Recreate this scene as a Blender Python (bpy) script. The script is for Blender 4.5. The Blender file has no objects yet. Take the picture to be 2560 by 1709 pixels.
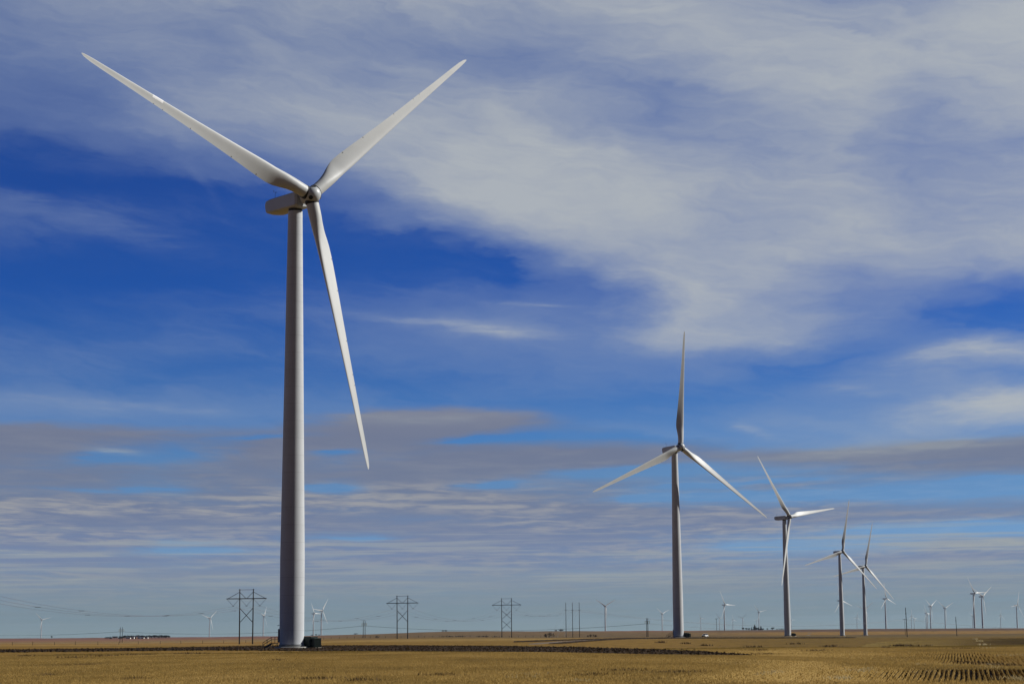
import bpy, math, random
import numpy as np
from mathutils import Vector, Matrix

random.seed(7)
rng = np.random.default_rng(11)
R = math.radians
scene = bpy.context.scene
COL = scene.collection

# ------------------------------------------------------------------ camera model
F, VH, ROLL, HC = 4750.0, 1582.0, 0.0092, 2.3        # focal length in photo pixels, horizon row, roll, eye height
TH = math.atan((VH - 854.5) / F)
FW = np.array([0, math.cos(TH), math.sin(TH)])
U0 = np.array([0, -math.sin(TH), math.cos(TH)])
R0 = np.array([1.0, 0, 0])
RT = math.cos(ROLL) * R0 - math.sin(ROLL) * U0
UP = math.cos(ROLL) * U0 + math.sin(ROLL) * R0
CAM = np.array([0, 0, HC])


def ray(u, v):
    d = FW + RT * (u - 1280) / F - UP * (v - 854.5) / F
    return d / d[1]


def at(u, v, D):
    return CAM + ray(u, v) * D


cd = bpy.data.cameras.new("camera")
cd.sensor_width = 36.0
cd.lens = F / 2560 * 36
cd.clip_start, cd.clip_end = 0.5, 120000
cam = bpy.data.objects.new("camera", cd)
COL.objects.link(cam)
cam.matrix_world = Matrix(((RT[0], UP[0], -FW[0], CAM[0]), (RT[1], UP[1], -FW[1], CAM[1]), (RT[2], UP[2], -FW[2], CAM[2]), (0, 0, 0, 1)))
scene.camera = cam

OVER = 4.6                                             # turbine hub in front of the tower axis
# ------------------------------------------------------------------ terrain
TU = np.array([0, 300, 615, 910, 1100, 1430, 1700, 1970, 2160, 2560], float)
TD = np.array([400, 550, 800, 1270, 1540, 1800, 2300, 3600], float)
TZ = np.array([
    [0, -.2, -.6, -1.5, -1.9, -2.0, -2.0, -1.4],
    [0, -.3, -.9, -1.9, -2.2, -2.2, -2.0, -1.3],
    [0, -.4, -1.1, -1.5, -1.6, -1.6, -1.5, -1.0],
    [0, 0.0, -.1, 0.1, -.2, -.6, -.8, 2.2],
    [0, 0.0, 0.0, 0.1, -.3, -.8, -1.0, 5.5],
    [0, 0.0, -.1, -.8, -1.3, -2.0, -2.5, 3.6],
    [0, 0.0, -.15, -1.0, -1.8, -2.6, -3.4, 2.9],
    [0, 0.0, -.25, -1.3, -2.0, -2.8, -3.8, 2.6],
    [0, 0.0, -.7, -1.7, -2.2, -2.9, -3.9, 2.4],
    [0, 0.0, -.8, -1.7, -2.2, -2.9, -3.9, 1.6]])
HU = np.array([0, 300, 520, 780, 960, 1110, 1420, 1700, 1880, 2100, 2320, 2560], float)
HD = np.array([-1.2, -1.8, -2.0, -1.4, 1.9, 6.4, 4.0, 2.6, 2.6, 3.0, 2.2, 1.2])
KD = np.array([60, 90.5, 105, 139, 188, 250, 330, 420], float)
KZ = np.array([.0, -1, 1, -1, .9, -.4, .3, 0])


def smooth01(t):
    t = np.clip(t, 0, 1)
    return t * t * (3 - 2 * t)


def coserp(x, xs, ys):
    i = np.clip(np.searchsorted(xs, x) - 1, 0, len(xs) - 2)
    return ys[i] + (ys[i + 1] - ys[i]) * smooth01((x - xs[i]) / (xs[i + 1] - xs[i]))


def terrain(x, y):
    x = np.asarray(x, float); y = np.asarray(y, float)
    rad = np.hypot(x, y)
    D = np.maximum(np.maximum(y, .5 * rad), 1e-3)
    u = np.clip(1280 + F * np.where(y > .3 * rad, x / np.maximum(y, 1e-6), np.sign(x) * 3.0), 0, 2560)
    # table, bilinear with smoothed weights
    iu = np.clip(np.searchsorted(TU, u) - 1, 0, len(TU) - 2)
    fu = smooth01((u - TU[iu]) / (TU[iu + 1] - TU[iu]))
    Dc = np.clip(D, TD[0], TD[-1])
    i_d = np.clip(np.searchsorted(TD, Dc) - 1, 0, len(TD) - 2)
    fd = (Dc - TD[i_d]) / (TD[i_d + 1] - TD[i_d])
    fd = .5 * fd + .5 * smooth01(fd)
    zt = (TZ[iu, i_d] * (1 - fu) + TZ[iu + 1, i_d] * fu) * (1 - fd) + (TZ[iu, i_d + 1] * (1 - fu) + TZ[iu + 1, i_d + 1] * fu) * fd
    hd = np.interp(u, HU, HD) + .22 * np.sin(u / 31.0) + .15 * np.sin(u / 12.7 + 1)
    zf = HC + D / F * (hd - .7 * smooth01((D - 4300) / 1500))
    w = smooth01((D - 3600) / 500)
    z = zt * (1 - w) + zf * w
    # swells of the near field, stronger to the right
    sw = D + .10 * (u - 2300) * smooth01((D - 95) / 40)
    amp = .03 + .10 * smooth01((u - 1450) / 650)
    z = z + amp * coserp(sw, KD, KZ) * (1 - smooth01((D - 320) / 100))
    z = z + (.02 * np.sin(x * .21 + y * .05) + .015 * np.sin(x * .07 - y * .11)) * smooth01((D - 30) / 40) * (1 - smooth01((D - 600) / 400))
    return z


def ground_px(u, v, dmin=70.0, dmax=4000.0):
    """the point of the ground seen at a pixel"""
    r = ray(u, v)
    Ds = np.geomspace(dmin, dmax, 1600)
    g = CAM[2] + r[2] * Ds - terrain(r[0] * Ds, Ds)
    i = np.argmax(g < 0)
    if i == 0:
        return None
    t = g[i - 1] / (g[i - 1] - g[i])
    D = Ds[i - 1] + t * (Ds[i] - Ds[i - 1])
    return r[0] * D, D


def put(u, D):
    """ground point in the photo column u at depth D"""
    v = VH - ROLL * (u - 1280) + F * HC / D
    r = ray(u, v)
    x = r[0] * D
    return Vector((x, D, float(terrain(x, D))))


# ------------------------------------------------------------------ materials
def nodes_of(m):
    m.use_nodes = True
    return m.node_tree, m.node_tree.nodes, m.node_tree.links


def mat(name, col, rough=.6, metal=0.0, var=.12, scale=1.5, bump=0.0, bscale=8.0, spec=.4):
    m = bpy.data.materials.new(name)
    nt, N, L = nodes_of(m)
    b = N["Principled BSDF"]
    b.inputs["Roughness"].default_value = rough
    b.inputs["Metallic"].default_value = metal
    b.inputs["Specular IOR Level"].default_value = spec
    tc = N.new("ShaderNodeTexCoord")
    no = N.new("ShaderNodeTexNoise"); no.inputs["Scale"].default_value = scale; no.inputs["Detail"].default_value = 5
    L.new(tc.outputs["Object"], no.inputs["Vector"])
    cr = N.new("ShaderNodeValToRGB")
    cr.color_ramp.elements[0].position, cr.color_ramp.elements[1].position = .3, .7
    cr.color_ramp.elements[0].color = [c * (1 - var) for c in col] + [1]
    cr.color_ramp.elements[1].color = [min(1, c * (1 + var)) for c in col] + [1]
    L.new(no.outputs["Fac"], cr.inputs["Fac"])
    L.new(cr.outputs["Color"], b.inputs["Base Color"])
    if bump:
        n2 = N.new("ShaderNodeTexNoise"); n2.inputs["Scale"].default_value = bscale; n2.inputs["Detail"].default_value = 4
        L.new(tc.outputs["Object"], n2.inputs["Vector"])
        bp = N.new("ShaderNodeBump"); bp.inputs["Strength"].default_value = bump; bp.inputs["Distance"].default_value = .05
        L.new(n2.outputs["Fac"], bp.inputs["Height"])
        L.new(bp.outputs["Normal"], b.inputs["Normal"])
    return m


def srgb(r, g, b):
    f = lambda c: (c / 255) / 12.92 if c <= 10 else (((c / 255) + .055) / 1.055) ** 2.4
    return (f(r), f(g), f(b))


M = {}
M["white"] = mat("turbine_paint", (.46, .475, .475), .42, var=.05, scale=.35)
M["tower"] = mat("tower_paint", (.53, .548, .555), .6, var=.05, scale=.35, spec=.15)
_nt, _N, _L = nodes_of(M["tower"])
_tc = _N.new("ShaderNodeTexCoord"); _sx = _N.new("ShaderNodeSeparateXYZ"); _L.new(_tc.outputs["Object"], _sx.inputs[0])
_md = _N.new("ShaderNodeMath"); _md.operation = "FRACT"; _dv = _N.new("ShaderNodeMath"); _dv.operation = "DIVIDE"; _dv.inputs[1].default_value = 3.05
_L.new(_sx.outputs[2], _dv.inputs[0]); _L.new(_dv.outputs[0], _md.inputs[0])
_rp = _N.new("ShaderNodeValToRGB")                    # weld seams between the tower cans
_rp.color_ramp.elements[0].position, _rp.color_ramp.elements[1].position = 0.0, 1.0
_rp.color_ramp.elements[0].color = (.82, .82, .82, 1); _rp.color_ramp.elements[1].color = (1, 1, 1, 1)
for _p, _v in ((.026, .82), (.03, 1.05), (.05, 1.05), (.056, 1.0)):
    _e = _rp.color_ramp.elements.new(_p); _e.color = (_v, _v, _v, 1)
_L.new(_md.outputs[0], _rp.inputs[0])
_mx = _N.new("ShaderNodeMix"); _mx.data_type = "RGBA"; _mx.blend_type = "MULTIPLY"; _mx.inputs[0].default_value = 1.0
_b = _N["Principled BSDF"]; _src = _b.inputs["Base Color"].links[0].from_socket
_L.new(_src, _mx.inputs[6]); _L.new(_rp.outputs[0], _mx.inputs[7]); _L.new(_mx.outputs[2], _b.inputs["Base Color"])
M["blade"] = mat("blade_gelcoat", (.55, .56, .54), .5, var=.04, scale=.3, spec=.35)
M["patch"] = mat("white_blade_patch", (.9, .9, .88), .5, var=.02)  # brighter white rectangle on one blade
M["dark"] = mat("dark_gap_rubber", (.012, .012, .013), .7, var=.2)
M["steel"] = mat("galvanised_steel", (.10, .12, .13), .5, .3, var=.2, scale=3)
M["hood"] = mat("door_grey_paint", (.16, .18, .21), .5, var=.1)
M["green"] = mat("transformer_green", (.006, .017, .012), .5, var=.2, scale=2)
M["concrete"] = mat("concrete", (.45, .43, .38), .85, var=.15, scale=2, bump=.3)
M["wood"] = mat("weathered_wood_pole", (.028, .022, .018), .9, var=.35, scale=1.2)
M["wire"] = mat("aluminium_conductor", (.13, .14, .16), .6, .4, var=.1)
M["insul"] = mat("grey_insulator", (.07, .07, .075), .4, var=.1)
M["insul_y"] = mat("pale_yellow_insulator", (.34, .28, .12), .6, var=.1)
M["conifer"] = mat("dark_conifer_needles", (.010, .013, .014), .8, var=.5, scale=.5)
M["leaf"] = mat("bare_twig_foliage", (.035, .032, .022), .85, var=.5, scale=.5)
M["twig"] = mat("brown_twigs", (.035, .026, .022), .9, var=.4, scale=.8)
M["bark"] = mat("bark", (.05, .04, .03), .9, var=.3)
M["car"] = mat("white_car_paint", (.75, .75, .73), .25, var=.02)
M["glass"] = mat("dark_car_glass", (.008, .009, .011), .08, var=.1)
M["tyre"] = mat("tyre_rubber", (.012, .012, .012), .8, var=.1)
M["wallw"] = mat("white_house_wall", (.7, .68, .62), .7, var=.06)
M["wallb"] = mat("brown_barn_wall", (.22, .11, .06), .8, var=.15)
M["wallg"] = mat("blue_grey_shed_wall", (.14, .17, .24), .7, var=.1)
M["roof"] = mat("dark_roof", (.05, .055, .075), .7, var=.2)
M["post"] = mat("fence_post", (.05, .035, .025), .9, var=.3)
M["lamp"] = mat("lamp_lens", (.6, .6, .55), .2, var=.02)


# ------------------------------------------------------------------ mesh helper
class MB:
    def __init__(s):
        s.v, s.f, s.m = [], [], []

    def add(s, vs, fs, m=0):
        o = len(s.v)
        s.v += [tuple(map(float, p)) for p in vs]
        s.f += [tuple(i + o for i in f) for f in fs]
        s.m += [m] * len(fs)
        return s

    def box(s, c, d, rz=0.0, m=0, bev=0.0):
        x, y, z = d[0] / 2, d[1] / 2, d[2] / 2
        b = min(bev, x * .9, y * .9)
        ring = [(-x + b, -y), (x - b, -y), (x, -y + b), (x, y - b), (x - b, y), (-x + b, y), (-x, y - b), (-x, -y + b)] if b else [(-x, -y), (x, -y), (x, y), (-x, y)]
        n = len(ring); cs, sn = math.cos(rz), math.sin(rz)
        P = [(c[0] + a * cs - q * sn, c[1] + a * sn + q * cs, c[2] + zz) for zz in (-z, z) for a, q in ring]
        fs = [tuple(reversed(range(n))), tuple(range(n, 2 * n))] + [(i, (i + 1) % n, n + (i + 1) % n, n + i) for i in range(n)]
        return s.add(P, fs, m)

    def tube(s, p0, p1, r0, r1=None, n=8, m=0, caps=True):
        r1 = r0 if r1 is None else r1
        p0, p1 = Vector(p0), Vector(p1)
        d = (p1 - p0).normalized()
        a = d.cross(Vector((0, 0, 1)) if abs(d.z) < .9 else Vector((1, 0, 0))).normalized()
        b = d.cross(a)
        P = []
        for p, r in ((p0, r0), (p1, r1)):
            for i in range(n):
                t = 2 * math.pi * i / n
                P.append(p + (a * math.cos(t) + b * math.sin(t)) * r)
        fs = [(i, n + i, n + (i + 1) % n, (i + 1) % n) for i in range(n)]
        if caps:
            fs += [tuple(range(n)), tuple(reversed(range(n, 2 * n)))]
        return s.add(P, fs, m)

    def lathe(s, prof, n=32, m=0, cap=True, axis="z"):
        P = []
        for r, h in prof:
            for i in range(n):
                t = 2 * math.pi * i / n
                c, q = r * math.cos(t), r * math.sin(t)
                P.append((c, q, h) if axis == "z" else (c, h, -q))
        fs = [(j * n + i, j * n + (i + 1) % n, (j + 1) * n + (i + 1) % n, (j + 1) * n + i) for j in range(len(prof) - 1) for i in range(n)]
        if cap:
            fs += [tuple(reversed(range(n))), tuple(range((len(prof) - 1) * n, len(prof) * n))]
        return s.add(P, fs, m)

    def mesh(s, name, mats, smooth=False, angle=None):
        me = bpy.data.meshes.new(name)
        me.from_pydata(s.v, [], s.f)
        for q in (mats if isinstance(mats, (list, tuple)) else [mats]):
            me.materials.append(q)
        me.polygons.foreach_set("material_index", s.m)
        if smooth:
            me.polygons.foreach_set("use_smooth", [True] * len(s.f))
            if angle:
                me.set_sharp_from_angle(angle=angle)
        me.update()
        return me

    def build(s, name, mats, parent=None, smooth=False, angle=None):
        return link(name, s.mesh(name, mats, smooth, angle), parent)


def link(name, data, parent=None):
    o = bpy.data.objects.new(name, data)
    COL.objects.link(o)
    if parent:
        o.parent = parent
    return o


def thing(name, label, cat, loc, rz=0.0, group=None):
    o = bpy.data.objects.new(name, None)
    COL.objects.link(o)
    o.empty_display_size = 1
    o.location = loc
    o.rotation_euler = (0, 0, rz)
    return tag(o, label, cat, group)


def tag(o, label, cat, group=None):
    o["label"], o["category"] = label, cat
    if group:
        o["group"] = group
    return o


def kind(o, k):
    o["kind"] = k
    return o


def np_mesh(name, V, Fq, mats, smooth=False, mi=None):
    """mesh from numpy arrays, faces all of one size"""
    me = bpy.data.meshes.new(name)
    n = Fq.shape[1]
    me.vertices.add(len(V)); me.vertices.foreach_set("co", np.ascontiguousarray(V, np.float32).ravel())
    me.loops.add(Fq.size); me.loops.foreach_set("vertex_index", np.ascontiguousarray(Fq, np.int32).ravel())
    me.polygons.add(len(Fq))
    me.polygons.foreach_set("loop_start", np.arange(0, Fq.size, n, dtype=np.int32))
    for q in mats:
        me.materials.append(q)
    if mi is not None:
        me.polygons.foreach_set("material_index", mi.astype(np.int32))
    me.polygons.foreach_set("use_smooth", np.full(len(Fq), smooth))
    me.update(calc_edges=True)
    me.validate()
    return me


# ------------------------------------------------------------------ ground
class NG:
    """small node-graph writer"""
    def __init__(s, nt):
        s.nt, s.N, s.L = nt, nt.nodes, nt.links

    def put(s, sock, v):
        if hasattr(v, "is_output"):
            s.L.new(v, sock)
        elif v is not None:
            sock.default_value = v

    def math(s, op, a, b=None, c=None, clamp=False):
        n = s.N.new("ShaderNodeMath"); n.operation = op; n.use_clamp = clamp
        for i, q in enumerate((a, b, c)):
            s.put(n.inputs[i], q)
        return n.outputs[0]

    def noise(s, vec, scale, detail=4, rough=.5, dist=0.0, out="Fac"):
        n = s.N.new("ShaderNodeTexNoise")
        s.put(n.inputs["Vector"], vec)
        n.inputs["Scale"].default_value = scale; n.inputs["Detail"].default_value = detail
        n.inputs["Roughness"].default_value = rough; n.inputs["Distortion"].default_value = dist
        return n.outputs[out]

    def comb(s, x, y, z=0.0):
        n = s.N.new("ShaderNodeCombineXYZ")
        for i, q in enumerate((x, y, z)):
            s.put(n.inputs[i], q)
        return n.outputs[0]

    def ramp(s, fac, stops, interp="LINEAR"):
        n = s.N.new("ShaderNodeValToRGB"); cr = n.color_ramp; cr.interpolation = interp
        stops = sorted(stops, key=lambda q: q[0])
        while len(cr.elements) < len(stops):
            cr.elements.new(.5)
        for e, (p, c) in zip(cr.elements, stops):
            e.position = p
            e.color = (c, c, c, 1) if not hasattr(c, "__len__") else (*c, 1)
        s.put(n.inputs[0], fac)
        return n.outputs[0]

    def mix(s, f, a, b, blend="MIX"):
        n = s.N.new("ShaderNodeMix"); n.data_type = "RGBA"; n.blend_type = blend; n.clamp_factor = True
        s.put(n.inputs[0], f)
        for sock, q in ((n.inputs[6], a), (n.inputs[7], b)):
            s.put(sock, (*q, 1) if isinstance(q, tuple) and len(q) == 3 else q)
        return n.outputs[2]

    def maprange(s, v, a, b, c=0.0, d=1.0, interp="SMOOTHSTEP"):
        n = s.N.new("ShaderNodeMapRange"); n.interpolation_type = interp
        for i, q in enumerate((v, a, b, c, d)):
            s.put(n.inputs[i], q)
        return n.outputs[0]


GK = 1.0 / .90                                        # display colour -> base colour under this sun and sky


def gcol(r, g, b, k=1.0):
    return tuple(min(.6, c * GK * k) for c in srgb(r, g, b))


def ground_material():
    m = bpy.data.materials.new("prairie_ground")
    nt, N, L = nodes_of(m)
    g = NG(nt)
    b = N["Principled BSDF"]; b.inputs["Roughness"].default_value = .95; b.inputs["Specular IOR Level"].default_value = .1
    pos = N.new("ShaderNodeNewGeometry").outputs["Position"]
    sp = N.new("ShaderNodeSeparateXYZ"); L.new(pos, sp.inputs[0])
    x, y = sp.outputs[0], sp.outputs[1]
    rad = N.new("ShaderNodeVectorMath"); rad.operation = "LENGTH"; L.new(pos, rad.inputs[0])
    d = rad.outputs["Value"]
    a = g.math("DIVIDE", x, g.math("MAXIMUM", y, 1.0))
    # parcels of land: boundaries wander with the terrain
    warp = g.noise(g.comb(g.math("MULTIPLY", a, 26.0), g.math("MULTIPLY", g.math("LOGARITHM", d, 10.0), 3.0)), 1.0, 4, .55)
    wl = g.math("MULTIPLY_ADD", g.math("SUBTRACT", warp, .5), .05, g.math("LOGARITHM", d, 10.0))
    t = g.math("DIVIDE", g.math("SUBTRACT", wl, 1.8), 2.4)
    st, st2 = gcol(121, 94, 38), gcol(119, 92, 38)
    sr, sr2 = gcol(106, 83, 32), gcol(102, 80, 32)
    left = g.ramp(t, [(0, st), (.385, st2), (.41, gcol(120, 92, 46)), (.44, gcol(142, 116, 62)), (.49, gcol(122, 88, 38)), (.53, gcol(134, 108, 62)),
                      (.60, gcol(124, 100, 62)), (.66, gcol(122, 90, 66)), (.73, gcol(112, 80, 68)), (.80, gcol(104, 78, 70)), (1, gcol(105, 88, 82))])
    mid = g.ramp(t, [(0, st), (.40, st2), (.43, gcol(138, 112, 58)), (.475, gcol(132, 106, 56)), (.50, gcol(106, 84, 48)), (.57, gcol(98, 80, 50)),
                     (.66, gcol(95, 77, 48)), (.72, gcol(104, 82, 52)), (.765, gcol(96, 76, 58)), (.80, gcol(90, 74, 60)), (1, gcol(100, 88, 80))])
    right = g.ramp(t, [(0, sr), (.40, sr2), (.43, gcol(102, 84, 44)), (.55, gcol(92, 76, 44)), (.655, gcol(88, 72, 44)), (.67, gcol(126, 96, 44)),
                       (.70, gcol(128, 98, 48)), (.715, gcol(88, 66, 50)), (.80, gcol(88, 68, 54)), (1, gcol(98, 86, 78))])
    c = g.mix(g.maprange(a, -.13, -.07), left, mid)
    c = g.mix(g.maprange(a, .06, .16), c, right)
    # the red strip on the ridge
    red = g.math("MULTIPLY", g.maprange(t, .715, .735), g.math("MULTIPLY", g.maprange(a, .03, .06), g.maprange(a, .11, .09)))
    c = g.mix(g.math("MULTIPLY", red, .75), c, gcol(118, 76, 50))
    # mottling that keeps a constant apparent grain over distance
    lg = g.math("LOGARITHM", d, 10.0)
    grain = g.noise(g.comb(g.math("MULTIPLY", a, 190.0), g.math("MULTIPLY", lg, 46.0)), 1.0, 8, .68)
    c = g.mix(.7, c, g.ramp(grain, [(.30, .12), (.40, .40), (.5, .5), (.70, .70)]), "OVERLAY")
    patches = g.noise(g.comb(g.math("MULTIPLY", x, .03), g.math("MULTIPLY", y, .012)), 1.0, 5, .6)
    c = g.mix(.45, c, g.ramp(patches, [(.3, (.40, .37, .30)), (.5, (.5, .5, .5)), (.7, (.56, .54, .44))]), "OVERLAY")
    fine = g.noise(g.comb(g.math("MULTIPLY", x, 1.7), g.math("MULTIPLY", y, .16)), 1.0, 6, .7)
    c = g.mix(g.maprange(d, 900.0, 150.0, 0.0, .5), c, g.ramp(fine, [(.3, .28), (.5, .5), (.7, .70)]), "OVERLAY")
    # bare soil and litter under the standing stubble close by
    near = g.maprange(d, 195.0, 262.0, 1.0, 0.0)
    soil = g.ramp(fine, [(.3, (.026, .016, .008)), (.55, (.055, .036, .014)), (.75, (.11, .073, .026))])
    c = g.mix(near, c, soil)
    L.new(c, b.inputs["Base Color"])
    bp = N.new("ShaderNodeBump"); bp.inputs["Strength"].default_value = .5; bp.inputs["Distance"].default_value = .25
    L.new(fine, bp.inputs["Height"]); L.new(bp.outputs["Normal"], b.inputs["Normal"])
    return m


def build_ground():
    front = np.arange(-21, 21.001, .12)
    side = np.concatenate([np.arange(21.5, 40, 1.5), np.arange(41, 180, 6.0)])
    az = np.radians(np.concatenate([-side[::-1], front, side]))
    rr = np.concatenate([[.5, 4, 12, 25, 40, 52], np.arange(60, 220, 1.0), np.geomspace(220, 6000, 260), np.geomspace(6300, 24000, 16)])
    A, RR = np.meshgrid(az, rr)
    X, Y = RR * np.sin(A), RR * np.cos(A)
    Z = terrain(X, Y)
    V = np.stack([X, Y, Z], -1).reshape(-1, 3)
    nr, na = RR.shape
    i, j = np.meshgrid(np.arange(nr - 1), np.arange(na), indexing="ij")
    j2 = (j + 1) % na
    Fq = np.stack([i * na + j, i * na + j2, (i + 1) * na + j2, (i + 1) * na + j], -1).reshape(-1, 4)[:, ::-1]
    kind(link("ground", np_mesh("ground", V, Fq, [ground_material()], True)), "structure")


build_ground()

# ------------------------------------------------------------------ standing stubble in drill rows
AX = math.atan((2383 - 1280) / F)                      # rows run towards this bearing
DV, PV = np.array([math.sin(AX), math.cos(AX)]), np.array([math.cos(AX), -math.sin(AX)])


def straw_material(name, c0, c1, c2, k=1.0):
    m = bpy.data.materials.new(name)
    nt, N, L = nodes_of(m)
    g = NG(nt)
    b = N["Principled BSDF"]; b.inputs["Roughness"].default_value = .85; b.inputs["Specular IOR Level"].default_value = .1
    tr = N.new("ShaderNodeBsdfTranslucent"); ms = N.new("ShaderNodeMixShader"); ms.inputs[0].default_value = .42
    L.new(b.outputs[0], ms.inputs[1]); L.new(tr.outputs[0], ms.inputs[2]); L.new(ms.outputs[0], N["Material Output"].inputs["Surface"])
    pos = N.new("ShaderNodeNewGeometry").outputs["Position"]
    sp = N.new("ShaderNodeSeparateXYZ"); L.new(pos, sp.inputs[0])
    n1 = g.noise(g.comb(g.math("MULTIPLY", sp.outputs[0], .10), g.math("MULTIPLY", sp.outputs[1], .035)), 1.0, 5, .6)
    n2 = g.noise(pos, 5.0, 3, .7)
    c = g.ramp(g.math("MULTIPLY_ADD", g.math("SUBTRACT", n2, .5), .35, n1), [(.28, c0), (.5, c1), (.74, c2)])
    L.new(c, b.inputs["Base Color"]); L.new(c, tr.inputs["Color"])
    return m


M["straw"] = straw_material("straw_stubble", (.28, .186, .060), (.42, .277, .082), (.53, .36, .125))
M["straw_shaded"] = straw_material("shaded_far_stubble", (.17, .117, .034), (.23, .157, .043), (.28, .195, .06))  # darker copy for far rows, in place of the stalks' own shade
M["pale_straw"] = straw_material("pale_dry_grass", (.40, .31, .15), (.52, .42, .22), (.6, .52, .32))


# the ploughed strip, as photo columns with its near and far edge
BAND = ([-60, 120, 330, 520, 640, 760, 900, 1050, 1250, 1420, 1600, 1740, 1800, 1872],
        [1630.5, 1628.5, 1626.5, 1624.8, 1625.2, 1626.6, 1626.4, 1628, 1629.5, 1631.5, 1635.8, 1638, 1638.4, 1638.8],
        [1624, 1622.5, 1620, 1617, 1614.5, 1613.5, 1613.2, 1613.4, 1615, 1617.6, 1623, 1628, 1632.5, 1637.4])


def on_band(x, y):
    p = np.stack([x, y, terrain(x, y)], -1) - CAM
    zc = p @ FW
    u = 1280 + F * (p @ RT) / zc; v = 854.5 - F * (p @ UP) / zc
    return (u < 1880) & (v < np.interp(u, BAND[0], BAND[1]) + .9) & (v > np.interp(u, BAND[0], BAND[2]) - .7)


def row_fill(x, y):
    """0 where the rows stand clean with bare soil between, 1 where fallen straw fills the gaps"""
    D = np.maximum(y, 1)
    u = 1280 + F * x / D
    sw = D + .10 * (u - 2300) * smooth01((D - 95) / 40)
    f = np.maximum(smooth01((sw - 86) / 5) * (1 - smooth01((sw - 101) / 9)), .85 * smooth01((sw - 134) / 8) * (1 - smooth01((sw - 176) / 24)))
    f = np.maximum(f, .2 * smooth01((sw - 205) / 20))
    lone = smooth01((u - 1600) / 380)
    return 1 - f * lone


def build_stubble():
    sp = .245
    ks = np.arange(-480, 330)
    ds = .45
    V, Fq, TV = [], [], []
    nb = 0
    for k in ks:
        c0 = k * sp
        s = np.arange(70, (470 if abs(c0) < 34 else 262) + 30 * rng.random(), ds)
        w = .030 * np.sin(s / 7.3 + k * .13) + .025 * np.sin(s / 2.9 + k * 1.7)
        x = DV[0] * s + PV[0] * (c0 + w); y = DV[1] * s + PV[1] * (c0 + w)
        bear = np.abs(x / y - math.tan(AX))
        ok = (np.abs(x / y) < .292) & (y > 74) & ((y < 225 + 40 * rng.random(len(x))) | (bear < .055 * (1 - .4 * smooth01((y - 225) / 250))) & (rng.random(len(x)) > .25 * smooth01((y - 225) / 250)))
        if ok.sum() < 3:
            continue
        ok &= ~on_band(x, np.maximum(y, 1.0))
        x, y = x[ok], y[ok]
        cont = np.hypot(np.diff(x), np.diff(y)) < ds * 1.6
        n = len(x)
        z = terrain(x, y)
        fill = row_fill(x, y)
        hgt = .135 * (.8 + .4 * rng.random(n)) * (1 - .45 * fill) * (1 - .5 * smooth01((y - 225) / 40))
        wd = .066 + .018 * rng.random(n) + .03 * fill
        P = np.empty((n, 3, 3))
        P[:, 0] = np.stack([x - PV[0] * wd, y - PV[1] * wd, z - .02], -1)
        jx = .03 * (rng.random(n) - .5)
        P[:, 1] = np.stack([x + PV[0] * jx, y + PV[1] * jx, z + hgt], -1)
        P[:, 2] = np.stack([x + PV[0] * wd, y + PV[1] * wd, z - .02], -1)
        V.append(P.reshape(-1, 3))
        i = (np.arange(n - 1) * 3 + nb)[cont]
        nb += 3 * n
        Fq.append(np.stack([i, i + 3, i + 4, i + 1], -1)); Fq.append(np.stack([i + 1, i + 4, i + 5, i + 2], -1))
        # straw stalks standing in the row, some fallen between the rows
        near = np.where(y < 262)[0]
        if len(near) < 2:
            continue
        m_ = int(len(near) * np.interp(y[near].mean(), [80, 230], [13, 8]))
        q = near[rng.integers(0, len(near), m_)]
        along = (rng.random(m_) - .5) * ds; lat = (rng.random(m_) - .5) * (.10 + .16 * fill[q])
        tx = x[q] + DV[0] * along + PV[0] * lat; ty = y[q] + DV[1] * along + PV[1] * lat
        tz = terrain(tx, ty)
        th = .10 + .10 * rng.random(m_) ** 1.5
        ang = rng.random(m_) * math.pi
        hw = .016 + .016 * rng.random(m_)
        lx, ly = (rng.random(m_) - .5) * .10, (rng.random(m_) - .5) * .10
        T = np.empty((m_, 3, 3))
        T[:, 0] = np.stack([tx - np.cos(ang) * hw, ty - np.sin(ang) * hw, tz], -1)
        T[:, 1] = np.stack([tx + np.cos(ang) * hw, ty + np.sin(ang) * hw, tz], -1)
        T[:, 2] = np.stack([tx + lx, ty + ly, tz + th], -1)
        TV.append(T.reshape(-1, 3))
    V = np.concatenate(V); Fq = np.concatenate(Fq); TV = np.concatenate(TV)
    # quads of the ridges as two triangles each, then the stalks
    T1 = np.concatenate([Fq[:, [0, 1, 2]], Fq[:, [0, 2, 3]]])
    T2 = np.arange(len(TV)).reshape(-1, 3) + len(V)
    TT = np.concatenate([T1, T2])
    VV = np.concatenate([V, TV])
    me = np_mesh("stubble", VV, TT, [M["straw"], M["straw_shaded"]], False, VV[TT[:, 0], 1] > 236 + 14 * rng.random(len(TT)))
    tag(kind(link("stubble", me), "stuff"), "golden wheat stubble standing in drill rows over the near field", "stubble")


build_stubble()


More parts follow.
